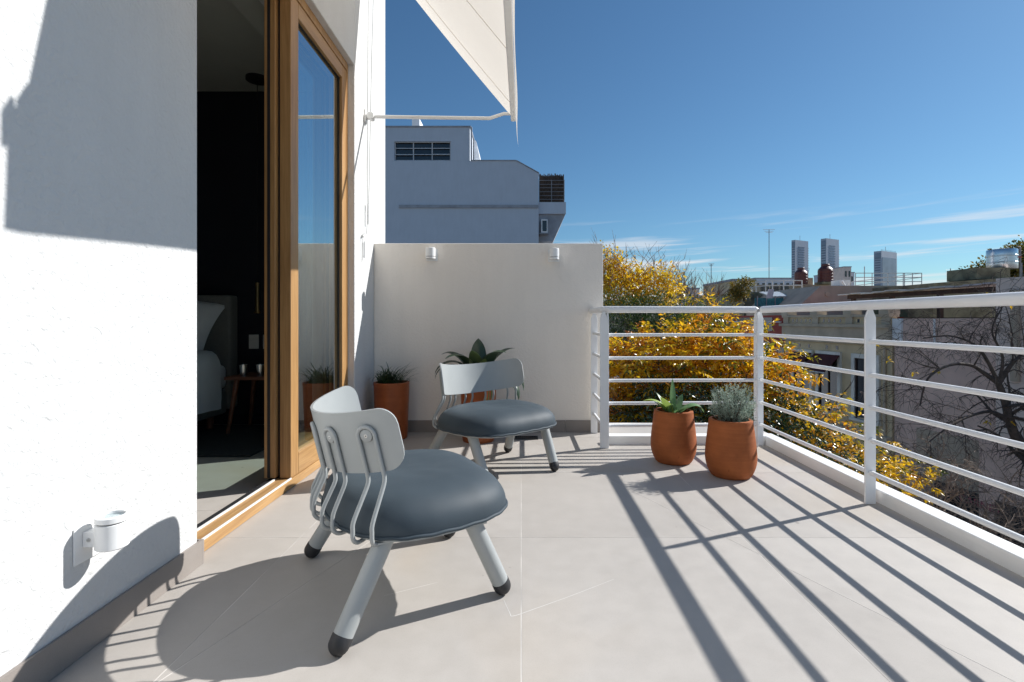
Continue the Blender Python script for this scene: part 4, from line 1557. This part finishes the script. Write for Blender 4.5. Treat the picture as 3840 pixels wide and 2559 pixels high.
MB().box(px(2960, Yl) - ox, px(3062, Yl) - ox, 0.05, 0.2, 0, pz(1117, Yl) - zz0).build('end_wall', 'palewall', lt)
MB().box(px(2935, Yl) - ox, px(2962, Yl) - ox, 0.3, 0.4, 0, pz(1117, Yl) - zz0).build('doorway', 'darkpane', lt)
MB().box(px(2830, Yl) - ox, px(2937, Yl) - ox, -0.04, 0.0, 0, pz(1118, Yl) - zz0).build('netting', 'tealnet', lt)
for p_ in (2838, 2872, 2905, 2937):
    MB().tube([(px(p_, Yl) - ox, -0.07, 0), (px(p_, Yl) - ox, -0.07, pz(1112, Yl) - zz0)], 0.03, 6).build('net_post', 'greyrail', lt)
MB().obox((px(2884, Yl) - ox, -0.15, pz(1103, Yl) - zz0), (0.16, 0, 0), (0, 0.03, 0), (0.05, 0, 0.26)).build('loose_panel', 'whiterail', lt)

# --- neighbouring grey building beyond the parapet
Yn = 30.0
ox = px(1700, Yn)
nb = thing('grey_apartment_building', 'shaded blue-grey apartment building with rooftop box and reed-screened balcony', 'building', (ox, Yn, G))
X = lambda p: px(p, Yn) - ox
Z = lambda p: pz(p, Yn) - G
MB().prism([(X(1150), 0), (X(2020), 0), (X(2020), Z(651)), (X(1936), Z(604)), (X(1150), Z(604))], 0, 9, 'y').build('wall', 'bluegrey', nb)
MB().prism([(X(1936), Z(603.8)), (X(2022), Z(651)), (X(2022), Z(648)), (X(1937), Z(601))], -0.05, 9, 'y').build('coping', 'bluegrey_dark', nb)
MB().box(X(1765), X(1935.5), -0.05, 9, Z(603.8), Z(601)).build('coping', 'bluegrey_dark', nb)
bx0 = MB()
x0, x1, z0, z1 = X(1478), X(1690), Z(602), Z(531)
zb3, zt3 = Z(603.7), Z(478)
bx0.box(X(1150), x0, 0, 0.3, zb3, zt3)
bx0.box(x1, X(1762), 0, 0.3, zb3, zt3)
bx0.box(x0 + 0.0005, x1 - 0.0005, 0, 0.3, z1, zt3)
bx0.box(X(1150), X(1762), 0.301, 5.0, zb3, zt3)
bx0.build('rooftop_box', 'bluegrey', nb)
MB().box(X(1150), X(1766), -0.06, 5.1, zt3 + 0.001, zt3 + 0.07).build('roof_coping', 'bluegrey_dark', nb)
MB().prism([(X(1765), zb3), (X(1800), zb3), (X(1774), zt3 - 0.1), (X(1765), zt3)], 2.0, 5.0, 'y').build('sunlit_side', 'whitewash_sunlit', nb)  # sunlit side of the rooftop box, its brightness put into a whiter colour
MB().tube([(X(1768), -0.03, zb3), (X(1768), -0.03, zt3)], 0.05, 8).build('downpipe', 'bluegrey_dark', nb)
wi = MB().box(x0 + 0.02, x1 - 0.02, 0.22, 0.24, z0, z1).build('window', 'darkpane', nb)
fm = MB()
for k in range(4):
    c = x0 + (x1 - x0) * k / 3
    c = min(max(c, x0 + 0.03), x1 - 0.03)
    MB().box(c - 0.03, c + 0.03, 0.12, 0.20, z0, z1).build('mullion', 'winframe', wi)
for k in range(4):
    c = z0 + (z1 - z0) * k / 3
    c = min(max(c, z0 + 0.025), z1 - 0.025)
    MB().box(x0, x1, 0.10, 0.119, c - 0.022, c + 0.022).build('louvre_bar', 'winframe', wi)
for k in range(3):
    MB().obox((x0 + (x1 - x0) * (k + 0.5) / 3, 0.16, z0 + (z1 - z0) * (0.34 + 0.02 * k)), ((x1 - x0) / 6 - 0.05, 0, 0), (0, 0.07, 0.03), (0, 0.004, 0.012)).build('louvre', 'winframe', wi)
MB().box(X(1497), X(2018), -0.08, -0.001, Z(781), Z(770)).build('string_course', 'bluegrey_dark', nb)
# balcony
MB().prism([(X(2021), Z(755)), (X(2123), Z(755)), (X(2123), Z(798)), (X(2076), Z(902)), (X(2021), Z(902))][::-1], 0.4, 6.0, 'y').build('balcony', 'bluegrey_dark', nb)
MB().box(X(2021), X(2123) + 0.01, 0.25, 0.399, Z(799), Z(755)).build('balcony_edge', 'bluegrey', nb)
rnd = random.Random(3)
MB().box(X(2023), X(2118), 0.53, 0.56, Z(754), Z(652)).build('reed_backing', 'darkwood', nb)
for k in range(60):
    xx = X(2024) + (X(2117) - X(2024)) * k / 59
    MB().tube([(xx, 0.5 + rnd.uniform(-.02, .02), Z(754)), (xx + rnd.uniform(-.02, .02), 0.5, Z(645 + rnd.uniform(-3, 7)))], 0.019, 5).build('reed', 'reed', nb)
for p_ in (2023, 2070, 2118):
    MB().tube([(X(p_), 0.42, Z(755)), (X(p_), 0.42, Z(668))], 0.025, 6).build('balcony_post', 'greyrail', nb)
for p_ in (670, 685, 698, 713, 728, 742):
    MB().tube([(X(2022), 0.42, Z(p_)), (X(2120), 0.42, Z(p_))], 0.016, 6).build('balcony_rail', 'greyrail', nb)
m = MB().box(X(2030), X(2054), 0.0, 0.35, Z(873), Z(823))
m.build('air_conditioner', 'whitewash_sunlit', nb)
MB().box(X(2034), X(2050), -0.012, -0.0005, Z(868), Z(828)).build('fan_grille', 'darkpane', nb)
MB().box(X(2021), X(2056), -0.05, 0.35, Z(878), Z(874)).build('bracket', 'greyrail', nb)
# house roof bit behind
sh = thing('pale_roof_hut', 'small pale roof hut peeping over the grey apartment building', 'building', (X(1455) + ox, Yn + 8, 0))
k8 = (Yn + 8) / Yn
MB().prism([(-0.3, 0), (0.55, 0), (0.25, pz(445, Yn + 8)), (-0.3, pz(440, Yn + 8))], 0, 2, 'y').build('wall', 'whitewash_sunlit', sh)
MB().tube([(0.0, 0.3, pz(445, Yn + 8)), (0.0, 0.3, pz(436, Yn + 8))], 0.05, 6).build('vent', 'greyrail', sh)

# --- far towers
def tower(label, p0, p1, top, D, rot, floors, split, base=1230, crown=False):
    h = pz(top, D) - G
    a = R(rot)
    k0, k1 = (p0 - VX) / FPX, (p1 - VX) / FPX
    km = k0 + split * (k1 - k0)
    lb = (km - k0) * D / (math.sin(a) + k0 * math.cos(a))
    la = (k1 - km) * D / (math.cos(a) - k1 * math.sin(a))
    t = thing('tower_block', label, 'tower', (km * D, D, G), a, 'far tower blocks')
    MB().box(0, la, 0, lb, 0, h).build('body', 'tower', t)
    fh = h / floors
    band = bandl = None
    for k in range(int(floors * 0.35), floors - 2):
        z = k * fh
        if band is None:
            band = MB().box(la * 0.22, la * 0.70, -0.35, -0.05, 0, fh * 0.42).build('window_band', 'tower_glass', t)
            bandl = MB().box(-0.35, -0.05, lb * 0.12, lb * 0.88, 0, fh * 0.5).build('window_band', 'tower_glass', t)
            bal = MB().box(la + 0.05, la + 1.6, 0.2, lb * 0.8, 0, fh * 0.3).build('balcony', 'tower_light', t)
            o3 = (band, bandl, bal)
        else:
            o3 = (copy_obj(band, t), copy_obj(bandl, t), copy_obj(bal, t))
        for o in o3:
            o.location.z = z
    MB().box(-0.3, -0.05, lb * 0.1, lb * 0.9, h - fh * 3.2, h - fh * 0.8).build('plant_floor', 'tower_glass', t)
    MB().tube([(la * 0.5, lb * 0.5, h), (la * 0.5, lb * 0.5, h + 9)], 0.3, 5).build('mast', 'greyrail', t)
    if crown:
        for k in range(12):
            MB().box(la * k / 12, la * k / 12 + 0.4, 0, 0.4, h + 0.01, h + 2.5).build('fin', 'tower_glass', t)
        MB().box(la * 0.05, la * 0.95, -0.4, -0.06, h * 0.3, h - fh * 2.5).build('curtain_wall', 'tower_glass', t)
    return t


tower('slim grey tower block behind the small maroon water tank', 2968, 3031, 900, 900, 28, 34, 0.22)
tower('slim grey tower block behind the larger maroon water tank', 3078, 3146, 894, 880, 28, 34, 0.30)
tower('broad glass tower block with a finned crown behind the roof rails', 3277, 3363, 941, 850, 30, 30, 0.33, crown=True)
tw = thing('round_top_tower', 'small round-topped blue tower low on the skyline', 'tower', (px(2690, 1400), 1400, G), 0)
rw = 14 / FPX * 1400
MB().lathe([(0.1, 0), (rw, 0), (rw, pz(1092, 1400) - G), (rw * 0.9, pz(1075, 1400) - G), (rw * 0.6, pz(1069, 1400) - G), (0.1, pz(1068, 1400) - G)], 20).build('body', 'tower', tw, 40)
rnd = random.Random(11)


def block(label, p0, p1, top, D, mat, dep=10, wins=0, mast=0):
    t = thing('city_block', label, 'building', (px((p0 + p1) / 2, D), D, G), 0, 'far city buildings')
    w = (p1 - p0) / FPX * D / 2
    h = pz(top, D) - G
    MB().box(-w, w, 0, dep, 0, h).build('wall', mat, t)
    MB().box(-w - 0.1, w + 0.1, -0.1, dep + 0.1, h + 0.001, h + 0.25).build('coping', 'bluegrey_dark', t)
    for k in range(wins):
        a = -w + 2 * w * (k + 0.5) / wins
        for q in range(2):
            MB().box(a - w / wins * 0.5, a + w / wins * 0.5, -0.03, -0.001, h - 2.6 - 3.2 * q, h - 1.0 - 3.2 * q).build('window', 'darkpane', t)
    if mast:
        MB().tube([(0, 1, h), (0, 1, h + mast)], 0.035, 5).build('mast', 'greyrail', t)
    return t


block('pale block with an aerial just left of the round-topped tower'.replace(' just left of', ' beside'), 2578, 2622, 1085, 90, 'palewall', 10, 3, 3.0)
block('low grey block below the round-topped tower', 2624, 2672, 1112, 110, 'greywall', 10, 4)
block('dirty cream block behind the yellow bush beside the roof fence', 2748, 2832, 1054, 62, 'cream', 10, 3)
block('long pale blue block behind the roof fence', 2830, 3010, 1046, 120, 'bluegrey', 12, 8)
block('white block between the maroon tanks and the glass tower', 3165, 3192, 1003, 140, 'palewall', 12, 2)
block('pale stepped block behind the maroon tanks', 3140, 3204, 1024, 150, 'bluegrey', 12, 3)
block('narrow grey block low behind the leafless twigs', 2700, 2752, 1118, 80, 'greywall', 10, 3)
for k, (p0, p1, top, D) in enumerate(((2300, 2420, 1128, 120), (2420, 2580, 1120, 150), (3480, 3560, 1130, 70))):
    block(('wide grey block far behind the evergreen tree', 'long grey block far behind the bare twigs', 'grey block filling the gap beside the mossy roof')[k], p0, p1, top, D, 'greywall', 12, 5)


def aerial(label, p, top, bot, D, yagi=True):
    t = thing('aerial_mast', label, 'aerial', (px(p, D), D, pz(bot, D)))
    h = pz(top, D) - pz(bot, D)
    MB().tube([(0, 0, 0), (0, 0, h)], 0.028 * D / 40, 5).build('mast', 'greyrail', t)
    if yagi:
        for k, f in enumerate((1.0, 0.965, 0.94)):
            MB().tube([(-0.45 + 0.1 * k, 0, h * f), (0.5 - 0.1 * k, 0.1, h * f + 0.04)], 0.014 * D / 40, 4).build('element', 'greyrail', t)
    else:
        for k in range(7):
            MB().tube([(-0.3, 0, h * (0.3 + 0.1 * k)), (0.3, 0.05, h * (0.3 + 0.1 * k))], 0.012 * D / 40, 4).build('element', 'greyrail', t)
    return t


aerial('tall thin television aerial mast above the dark roof terrace', 2884, 862, 1045, 40)
aerial('thin aerial pole against the low cloud', 2667, 990, 1112, 80)
aerial('short bristly aerial above the mossy wall', 3564, 1007, 1060, 34, False)

# ================================================================== TREES
def branches(m, path, r0, r1, seg=6):
    n = len(path)
    m.tube(path, [r0 + (r1 - r0) * i / (n - 1) for i in range(n)], seg)


def wob(rnd, a, b, k, amp):
    """wobbly path from a to b in k steps"""
    a, b = Vector(a), Vector(b)
    L = (b - a).length
    out = [a]
    for i in range(1, k):
        out.append(a.lerp(b, i / k) + Vector((rnd.gauss(0, amp), rnd.gauss(0, amp), rnd.gauss(0, amp))) * L)
    out.append(b)
    return out


def tree(name, label, base, top, lobes, n_cl, leaf_n, leaf_l, leaf_w, cl_r, lm, bm, seed, tone=(0, 1), hang=0.3, r_trunk=0.16, twig_extra=0, twig_len=0.5, group='trees beyond the railing', shell=0.45, pinnate=False):
    """base/top: trunk ends; lobes: list of (centre, (rx,ry,rz)); leaf clusters fill the lobes"""
    rnd = random.Random(seed)
    t = thing(name, label, 'tree', base, 0, group)
    base, top = Vector(base), Vector(top)
    nodes = []
    tr = MB()
    p = wob(rnd, base, top, 7, 0.015)
    branches(tr, [q - base for q in p], r_trunk, r_trunk * 0.55, 10)
    for q in p[3:]:
        nodes.append((q, r_trunk * 0.6))
    lv = MB()
    cls = []
    vol = [l[1][0] * l[1][1] * l[1][2] for l in lobes]
    for i in range(n_cl):
        c, r = rnd.choices(lobes, vol)[0]
        while True:
            u = Vector((rnd.uniform(-1, 1), rnd.uniform(-1, 1), rnd.uniform(-1, 1)))
            if shell < u.length < 1 + rnd.gauss(0, 0.05):
                break
        cls.append(Vector(c) + Vector((u.x * r[0], u.y * r[1], u.z * r[2])))
    cls.sort(key=lambda q: (q - top).length)
    for c in cls:
        best, bd = None, 1e9
        for q, r in nodes:
            d = (q - c).length + max(0, q.z - c.z) * 0.6
            if d < bd:
                best, bd = (q, r), d
        q, r = best
        rr_ = max(0.006, min(r * 0.72, 0.012 + bd * 0.018))
        pth = wob(rnd, q, c, 4, 0.06)
        branches(tr, [w - base for w in pth], rr_, rr_ * 0.5, 5)
        for w in pth[1:]:
            nodes.append((w, rr_ * 0.75))
        d0 = (c - q).normalized()
        tn = rnd.uniform(tone[0], tone[1])
        if pinnate:
            for k in range(leaf_n // 6):
                off = Vector((rnd.gauss(0, 1), rnd.gauss(0, 1), rnd.gauss(0, 0.7))) * cl_r
                d = (off.normalized() + d0 * 0.4 + Vector((rnd.gauss(0, .3), rnd.gauss(0, .3), -hang * rnd.uniform(0.2, 1.6)))).normalized()
                sd = d.cross(Vector((rnd.gauss(0, .5), rnd.gauss(0, .5), 1))).normalized()
                L = leaf_l * rnd.uniform(1.3, 2.2)
                t1 = min(1, max(0, tn + rnd.gauss(0, 0.15)))
                o_ = c + off * 0.6 - base
                for q, (u, sg) in enumerate(((0.35, 1), (0.35, -1), (0.65, 1), (0.65, -1), (0.9, 1), (0.9, -1), (1.0, 0))):
                    ld_ = d * (0.55 if sg else 1) + sd * sg * 0.8 + Vector((rnd.gauss(0, .18), rnd.gauss(0, .18), rnd.gauss(-0.15, .2)))
                    s_ = rnd.uniform(0.6, 1.15)
                    lv.leaf(o_ + d * L * u, ld_, Vector((rnd.gauss(0, .5), rnd.gauss(0, .5), 1)), leaf_l * s_, leaf_w * s_, min(1, max(0, t1 + rnd.gauss(0, 0.06))), 0.2)
            continue
        for k in range(leaf_n):
            off = Vector((rnd.gauss(0, 1), rnd.gauss(0, 1), rnd.gauss(0, 0.75))) * cl_r
            d = (off.normalized() * 0.8 + d0 * 0.5 + Vector((0, 0, -hang)) + Vector((rnd.gauss(0, .35), rnd.gauss(0, .35), rnd.gauss(0, .35))))
            s = rnd.uniform(0.65, 1.25)
            lv.leaf(c + off - base, d, Vector((rnd.gauss(0, .6), rnd.gauss(0, .6), 1)), leaf_l * s, leaf_w * s, min(1, max(0, tn + rnd.gauss(0, 0.16))), 0.2)
    for i in range(twig_extra):
        q, r = rnd.choice(nodes[len(nodes) // 2:])
        d = Vector((rnd.gauss(0, .35), rnd.gauss(0, .35), rnd.uniform(0.6, 1.2))).normalized()
        L = twig_len * rnd.uniform(0.5, 1.3)
        pth = wob(rnd, q, q + d * L, 4, 0.05)
        branches(tr, [w - base for w in pth], 0.010, 0.003, 4)
        for k in range(3):
            a = pth[1 + k]
            e = (d + Vector((rnd.gauss(0, .5), rnd.gauss(0, .5), 0.1))).normalized() * L * 0.4
            branches(tr, [a - base, a + e * 0.5 - base, a + e + Vector((0, 0, 0.03)) - base], 0.006, 0.002, 4)
    tr.build('trunk', bm, t, 60)
    lv.build('crown', lm, t, kind='stuff')
    return t


M['bark'] = simple('dark_bark', (0.085, 0.065, 0.055), 0.9, 0.4, 12, 0.4, 60)
M['bark_pale'] = simple('pale_twig', (0.26, 0.19, 0.145), 0.85, 0.4, 10)
M['ash_leaf'] = leafmat('golden_ash_leaf', [(0.0, (0.10, 0.13, 0.015)), (0.14, (0.36, 0.30, 0.015)), (0.35, (0.86, 0.56, 0.016)), (0.65, (0.90, 0.54, 0.02)), (0.85, (0.66, 0.27, 0.014)), (1, (0.40, 0.12, 0.015))], 0.48, 0.30, 0.7)
M['yellow_leaf'] = leafmat('bright_yellow_leaf', [(0.0, (0.55, 0.42, 0.02)), (0.5, (0.90, 0.62, 0.03)), (1, (0.58, 0.27, 0.02))], 0.5, 0.35)
M['evergreen'] = leafmat('evergreen_leaf', [(0.0, (0.012, 0.030, 0.008)), (0.6, (0.04, 0.085, 0.018)), (1, (0.12, 0.16, 0.03))], 0.22, 0.5, 0.3)
M['glossy'] = leafmat('glossy_green_leaf', [(0.0, (0.012, 0.026, 0.009)), (0.6, (0.035, 0.065, 0.018)), (1, (0.14, 0.17, 0.03))], 0.15, 0.22, 0.8)
M['plane_leaf'] = leafmat('olive_gold_leaf', [(0.0, (0.06, 0.075, 0.015)), (0.6, (0.16, 0.15, 0.025)), (1, (0.36, 0.22, 0.03))], 0.3, 0.5)

Yd = 9.0
D = lambda x, y, Y=Yd: P(x, y, Y)
tree('golden_ash_tree', 'large golden-orange leaved tree filling the view behind the back railing', (3.0, 9.4, G), (3.0, 9.3, -0.6),
     [(D(2330, 1450), (0.75, 0.9, 0.9)), (D(2500, 1400), (0.9, 1.0, 0.82)), (D(2640, 1310), (0.75, 0.9, 0.62)), (D(2780, 1400), (0.72, 0.9, 0.85)), (D(2880, 1450), (0.5, 0.7, 0.65)), (D(2650, 1190), (0.30, 0.4, 0.36)), (D(2420, 1600), (0.6, 0.7, 0.5)), (D(2920, 1330), (0.22, 0.3, 0.3)), (D(2740, 1240), (0.3, 0.4, 0.3))],
     470, 42, 0.118, 0.047, 0.135, 'ash_leaf', 'bark', 21, (0.0, 0.9), 0.5, 0.15, 14, 0.35, pinnate=True, shell=0.5)
tree('golden_ash_tree', 'smaller golden tree whose top shows below the side railing', (5.6, 8.6, G), (5.5, 8.6, -2.4),
     [(D(2960, 1620), (0.6, 0.8, 0.6)), (D(3090, 1590), (0.55, 0.7, 0.5)), (D(3200, 1720), (0.65, 0.8, 0.55)), (D(3330, 1800), (0.55, 0.7, 0.5)), (D(3060, 1760), (0.6, 0.7, 0.6))],
     190, 30, 0.105, 0.042, 0.12, 'ash_leaf', 'bark', 22, (0.0, 0.75), 0.5, 0.10, 6, 0.4, pinnate=True)
tree('glossy_evergreen_tree', 'dark glossy-leaved evergreen under the golden tree', (3.4, 7.9, G), (3.4, 7.9, -2.2),
     [(P(2560, 1580, 8.0), (1.0, 0.8, 0.75)), (P(2780, 1560, 8.2), (0.9, 0.8, 0.75)), (P(2960, 1660, 8.2), (0.7, 0.7, 0.6)), (P(2380, 1650, 8.2), (0.7, 0.7, 0.5)), (P(3080, 1800, 8.2), (0.7, 0.7, 0.5))],
     260, 42, 0.085, 0.036, 0.12, 'glossy', 'bark', 23, (0.1, 0.8), 0.2, 0.12)
Yf = 15.0
tree('bright_yellow_tree', 'bright yellow sparse tree rising past the end of the beige wall', (3.0, 15.4, G), (3.1, 15.2, 0.9),
     [(P(2320, 1080, Yf), (0.75, 0.9, 0.75)), (P(2290, 1000, Yf), (0.45, 0.5, 0.55)), (P(2400, 1080, Yf), (0.6, 0.7, 0.5)), (P(2480, 1060, Yf), (0.45, 0.6, 0.5)), (P(2500, 1110, Yf), (0.4, 0.5, 0.35))],
     250, 22, 0.12, 0.058, 0.12, 'yellow_leaf', 'bark_pale', 24, (0.1, 0.8), 0.35, 0.13, 60, 0.75)
Ye = 12.0
tree('evergreen_tree', 'dark green feathery evergreen between the yellow and golden trees', (3.1, 12.4, G), (3.1, 12.2, -0.8),
     [(P(2330, 1190, Ye), (0.75, 0.9, 0.62)), (P(2480, 1190, Ye), (0.75, 0.9, 0.50)), (P(2600, 1210, Ye), (0.6, 0.8, 0.42)), (P(2420, 1300, Ye), (1.1, 1.0, 0.8))],
     330, 46, 0.11, 0.018, 0.13, 'evergreen', 'bark', 25, (0.2, 0.9), -0.2, 0.14)
Yb = 24.0
tree('olive_street_tree', 'olive-gold tree standing behind the steel water tank', (px(3800, 26), 26, G), (px(3800, 26), 26, 0.5),
     [(P(3800, 1000, 26), (0.85, 0.9, 0.95)), (P(3690, 1030, 26), (0.55, 0.7, 0.6)), (P(3850, 960, 26), (0.7, 0.7, 0.6)), (P(3730, 1100, 26), (1.2, 1.0, 0.7))],
     190, 34, 0.20, 0.10, 0.2, 'plane_leaf', 'bark', 26, (0.1, 0.9), 0.2, 0.15)
tree('yellowing_bush', 'yellow-green bush on the roof edge before the cream block', (px(2790, 31), 31, pz(1130, 31)), (px(2790, 31), 31, pz(1105, 31)),
     [(P(2775, 1090, 31), (0.5, 0.4, 0.45)), (P(2760, 1110, 31), (0.4, 0.4, 0.4)), (P(2800, 1068, 31), (0.35, 0.3, 0.3))],
     60, 26, 0.16, 0.08, 0.14, 'plane_leaf', 'bark', 27, (0.4, 1.0), 0.1, 0.05)
tree('twiggy_tree', 'nearly bare twiggy tree with a few orange leaves on the skyline', (px(2600, 17), 17.5, G), (px(2600, 17), 17.2, -0.3),
     [(P(2600, 1150, 17), (0.9, 0.8, 0.45)), (P(2540, 1120, 17), (0.4, 0.5, 0.4))],
     70, 3, 0.11, 0.05, 0.2, 'ash_leaf', 'bark_pale', 28, (0.4, 0.9), 0.3, 0.10, 110, 0.8)


# --- bare tree on the far pavement
def bare_tree(name, label, base, limbs, seed, gen=3, mat='bark', r=0.13, leaves=0, droop=0.25, group='leafless trees and shrubs', kids=(7, 5, 4), ln=(1.4, 0.7, 0.35), cat_='tree', thin=1.0):
    rnd = random.Random(seed)
    t = thing(name, label, cat_, base, 0, group)
    base = Vector(base)
    tr, lv = MB(), MB()

    def grow(p, d, L, r0, lev):
        n = 6
        pts = [p.copy()]
        dd = d.copy()
        for i in range(n):
            dd = (dd + Vector((rnd.gauss(0, .16), rnd.gauss(0, .16), rnd.gauss(0, .14) - droop * 0.16 * (lev > 1)))).normalized()
            p = p + dd * (L / n)
            pts.append(p.copy())
        branches(tr, [q - base for q in pts], r0, r0 * 0.4, 5 if lev < 2 else 4)
        if leaves and lev >= gen and rnd.random() < leaves:
            for k in range(4):
                lv.leaf(pts[-1] - base + Vector((rnd.gauss(0, .03),) * 3), Vector((rnd.gauss(0, 1), rnd.gauss(0, 1), -.6)), Vector((0, 0, 1)), 0.11, 0.05, rnd.uniform(.2, .8))
        if lev < gen:
            for k in range(kids[lev]):
                i = rnd.randint(1, n)
                q = pts[i]
                sd = Vector((rnd.gauss(0, 1), rnd.gauss(0, 1), rnd.gauss(0.2, .7))).normalized()
                grow(q, (dd * 0.6 + sd * 0.9).normalized(), ln[lev] * rnd.uniform(0.6, 1.3), max(0.004, r0 * 0.42), lev + 1)
    for path, r0, r1 in limbs:
        r0, r1 = r0 * thin, r1 * thin
        pts = cat([Vector(q) for q in path], 5, False)
        branches(tr, [q - base for q in pts], r0, r1, 9)
        for k in range(kids[0]):
            i = rnd.randint(len(pts) // 3, len(pts) - 1)
            rr_ = r0 + (r1 - r0) * i / len(pts)
            dd = (pts[min(i + 1, len(pts) - 1)] - pts[i - 1]).normalized()
            sd = Vector((rnd.gauss(0, 1), rnd.gauss(0, 1), rnd.gauss(0.25, .7))).normalized()
            grow(pts[i], (dd * 0.7 + sd).normalized(), ln[0] * rnd.uniform(0.5, 1.2), max(0.008, rr_ * 0.45), 1)
    tr.build('trunk', mat, t, 60)
    if lv.v:
        lv.build('leaf_tufts', 'yellow_leaf', t, kind='stuff')
    return t


Yk = 11.5
B_ = lambda x, y, Y=Yk: P(x, y, Y)
fork = B_(3745, 1440)
bare_tree('bare_tree', 'black leafless tree with arching drooping branches before the mauve wall', (B_(3870, 1900).x + 0.5, Yk, G),
          [([(B_(3870, 1900).x + 0.5, Yk, G), B_(3900, 1900), B_(3800, 1620), B_(3770, 1510), fork], 0.17, 0.085),
           ([fork, B_(3690, 1400), B_(3640, 1370), B_(3560, 1370, 11.2), B_(3480, 1420, 11.0), B_(3450, 1520, 11.0)], 0.075, 0.02),
           ([fork, B_(3700, 1350), B_(3650, 1290), B_(3560, 1260, 11.8), B_(3460, 1270, 12)], 0.06, 0.018),
           ([fork, B_(3790, 1370), B_(3830, 1330), B_(3900, 1250)], 0.075, 0.03),
           ([fork, B_(3760, 1340), B_(3720, 1240), B_(3760, 1150)], 0.05, 0.015),
           ([B_(3790, 1580), B_(3720, 1545), B_(3640, 1560, 11.3), B_(3560, 1600, 11.1), B_(3480, 1660, 11)], 0.06, 0.016)],
          31, 3, 'bark', leaves=0.012, droop=1.3, kids=(11, 6, 4), ln=(1.1, 0.55, 0.3), thin=0.72)
for k, (x, y, Y, sd) in enumerate(((3380, 1900, 9.5, 41), (3600, 2000, 9.5, 42), (3780, 2080, 9.0, 43), (3500, 1800, 10.5, 44), (3700, 1850, 10.5, 45))):
    c = P(x, y, Y)
    rnd = random.Random(sd)
    limbs = []
    for q in range(8):
        a = rnd.uniform(0, 6.28)
        e = Vector((math.cos(a) * rnd.uniform(.4, 1.1), math.sin(a) * rnd.uniform(.3, .7), rnd.uniform(0.6, 1.5)))
        b0 = Vector((c.x, c.y, c.z - 1.6))
        limbs.append(([b0, b0 + e * 0.5 + Vector((0, 0, .3)), b0 + e * 1.1 + Vector((0, 0, .45)), b0 + e * 1.6 + Vector((0, 0, 0.1))], 0.022, 0.007))
    limbs.append(([Vector((c.x, c.y, G)), Vector((c.x, c.y, c.z - 1.55))], 0.06, 0.04))
    bare_tree('bare_shrub', ('leafless grey-brown shrub beside the smaller golden tree', 'leafless grey-brown shrub between the golden tree and the bare tree', 'leafless grey-brown shrub below the bare tree trunk', 'leafless grey-brown shrub at the foot of the cream facade', 'leafless grey-brown shrub close to the mauve wall')[k], (c.x, c.y, G), limbs, sd, 3, 'bark_pale', droop=0.5, kids=(5, 4, 3), ln=(0.8, 0.45, 0.25), cat_='shrub')
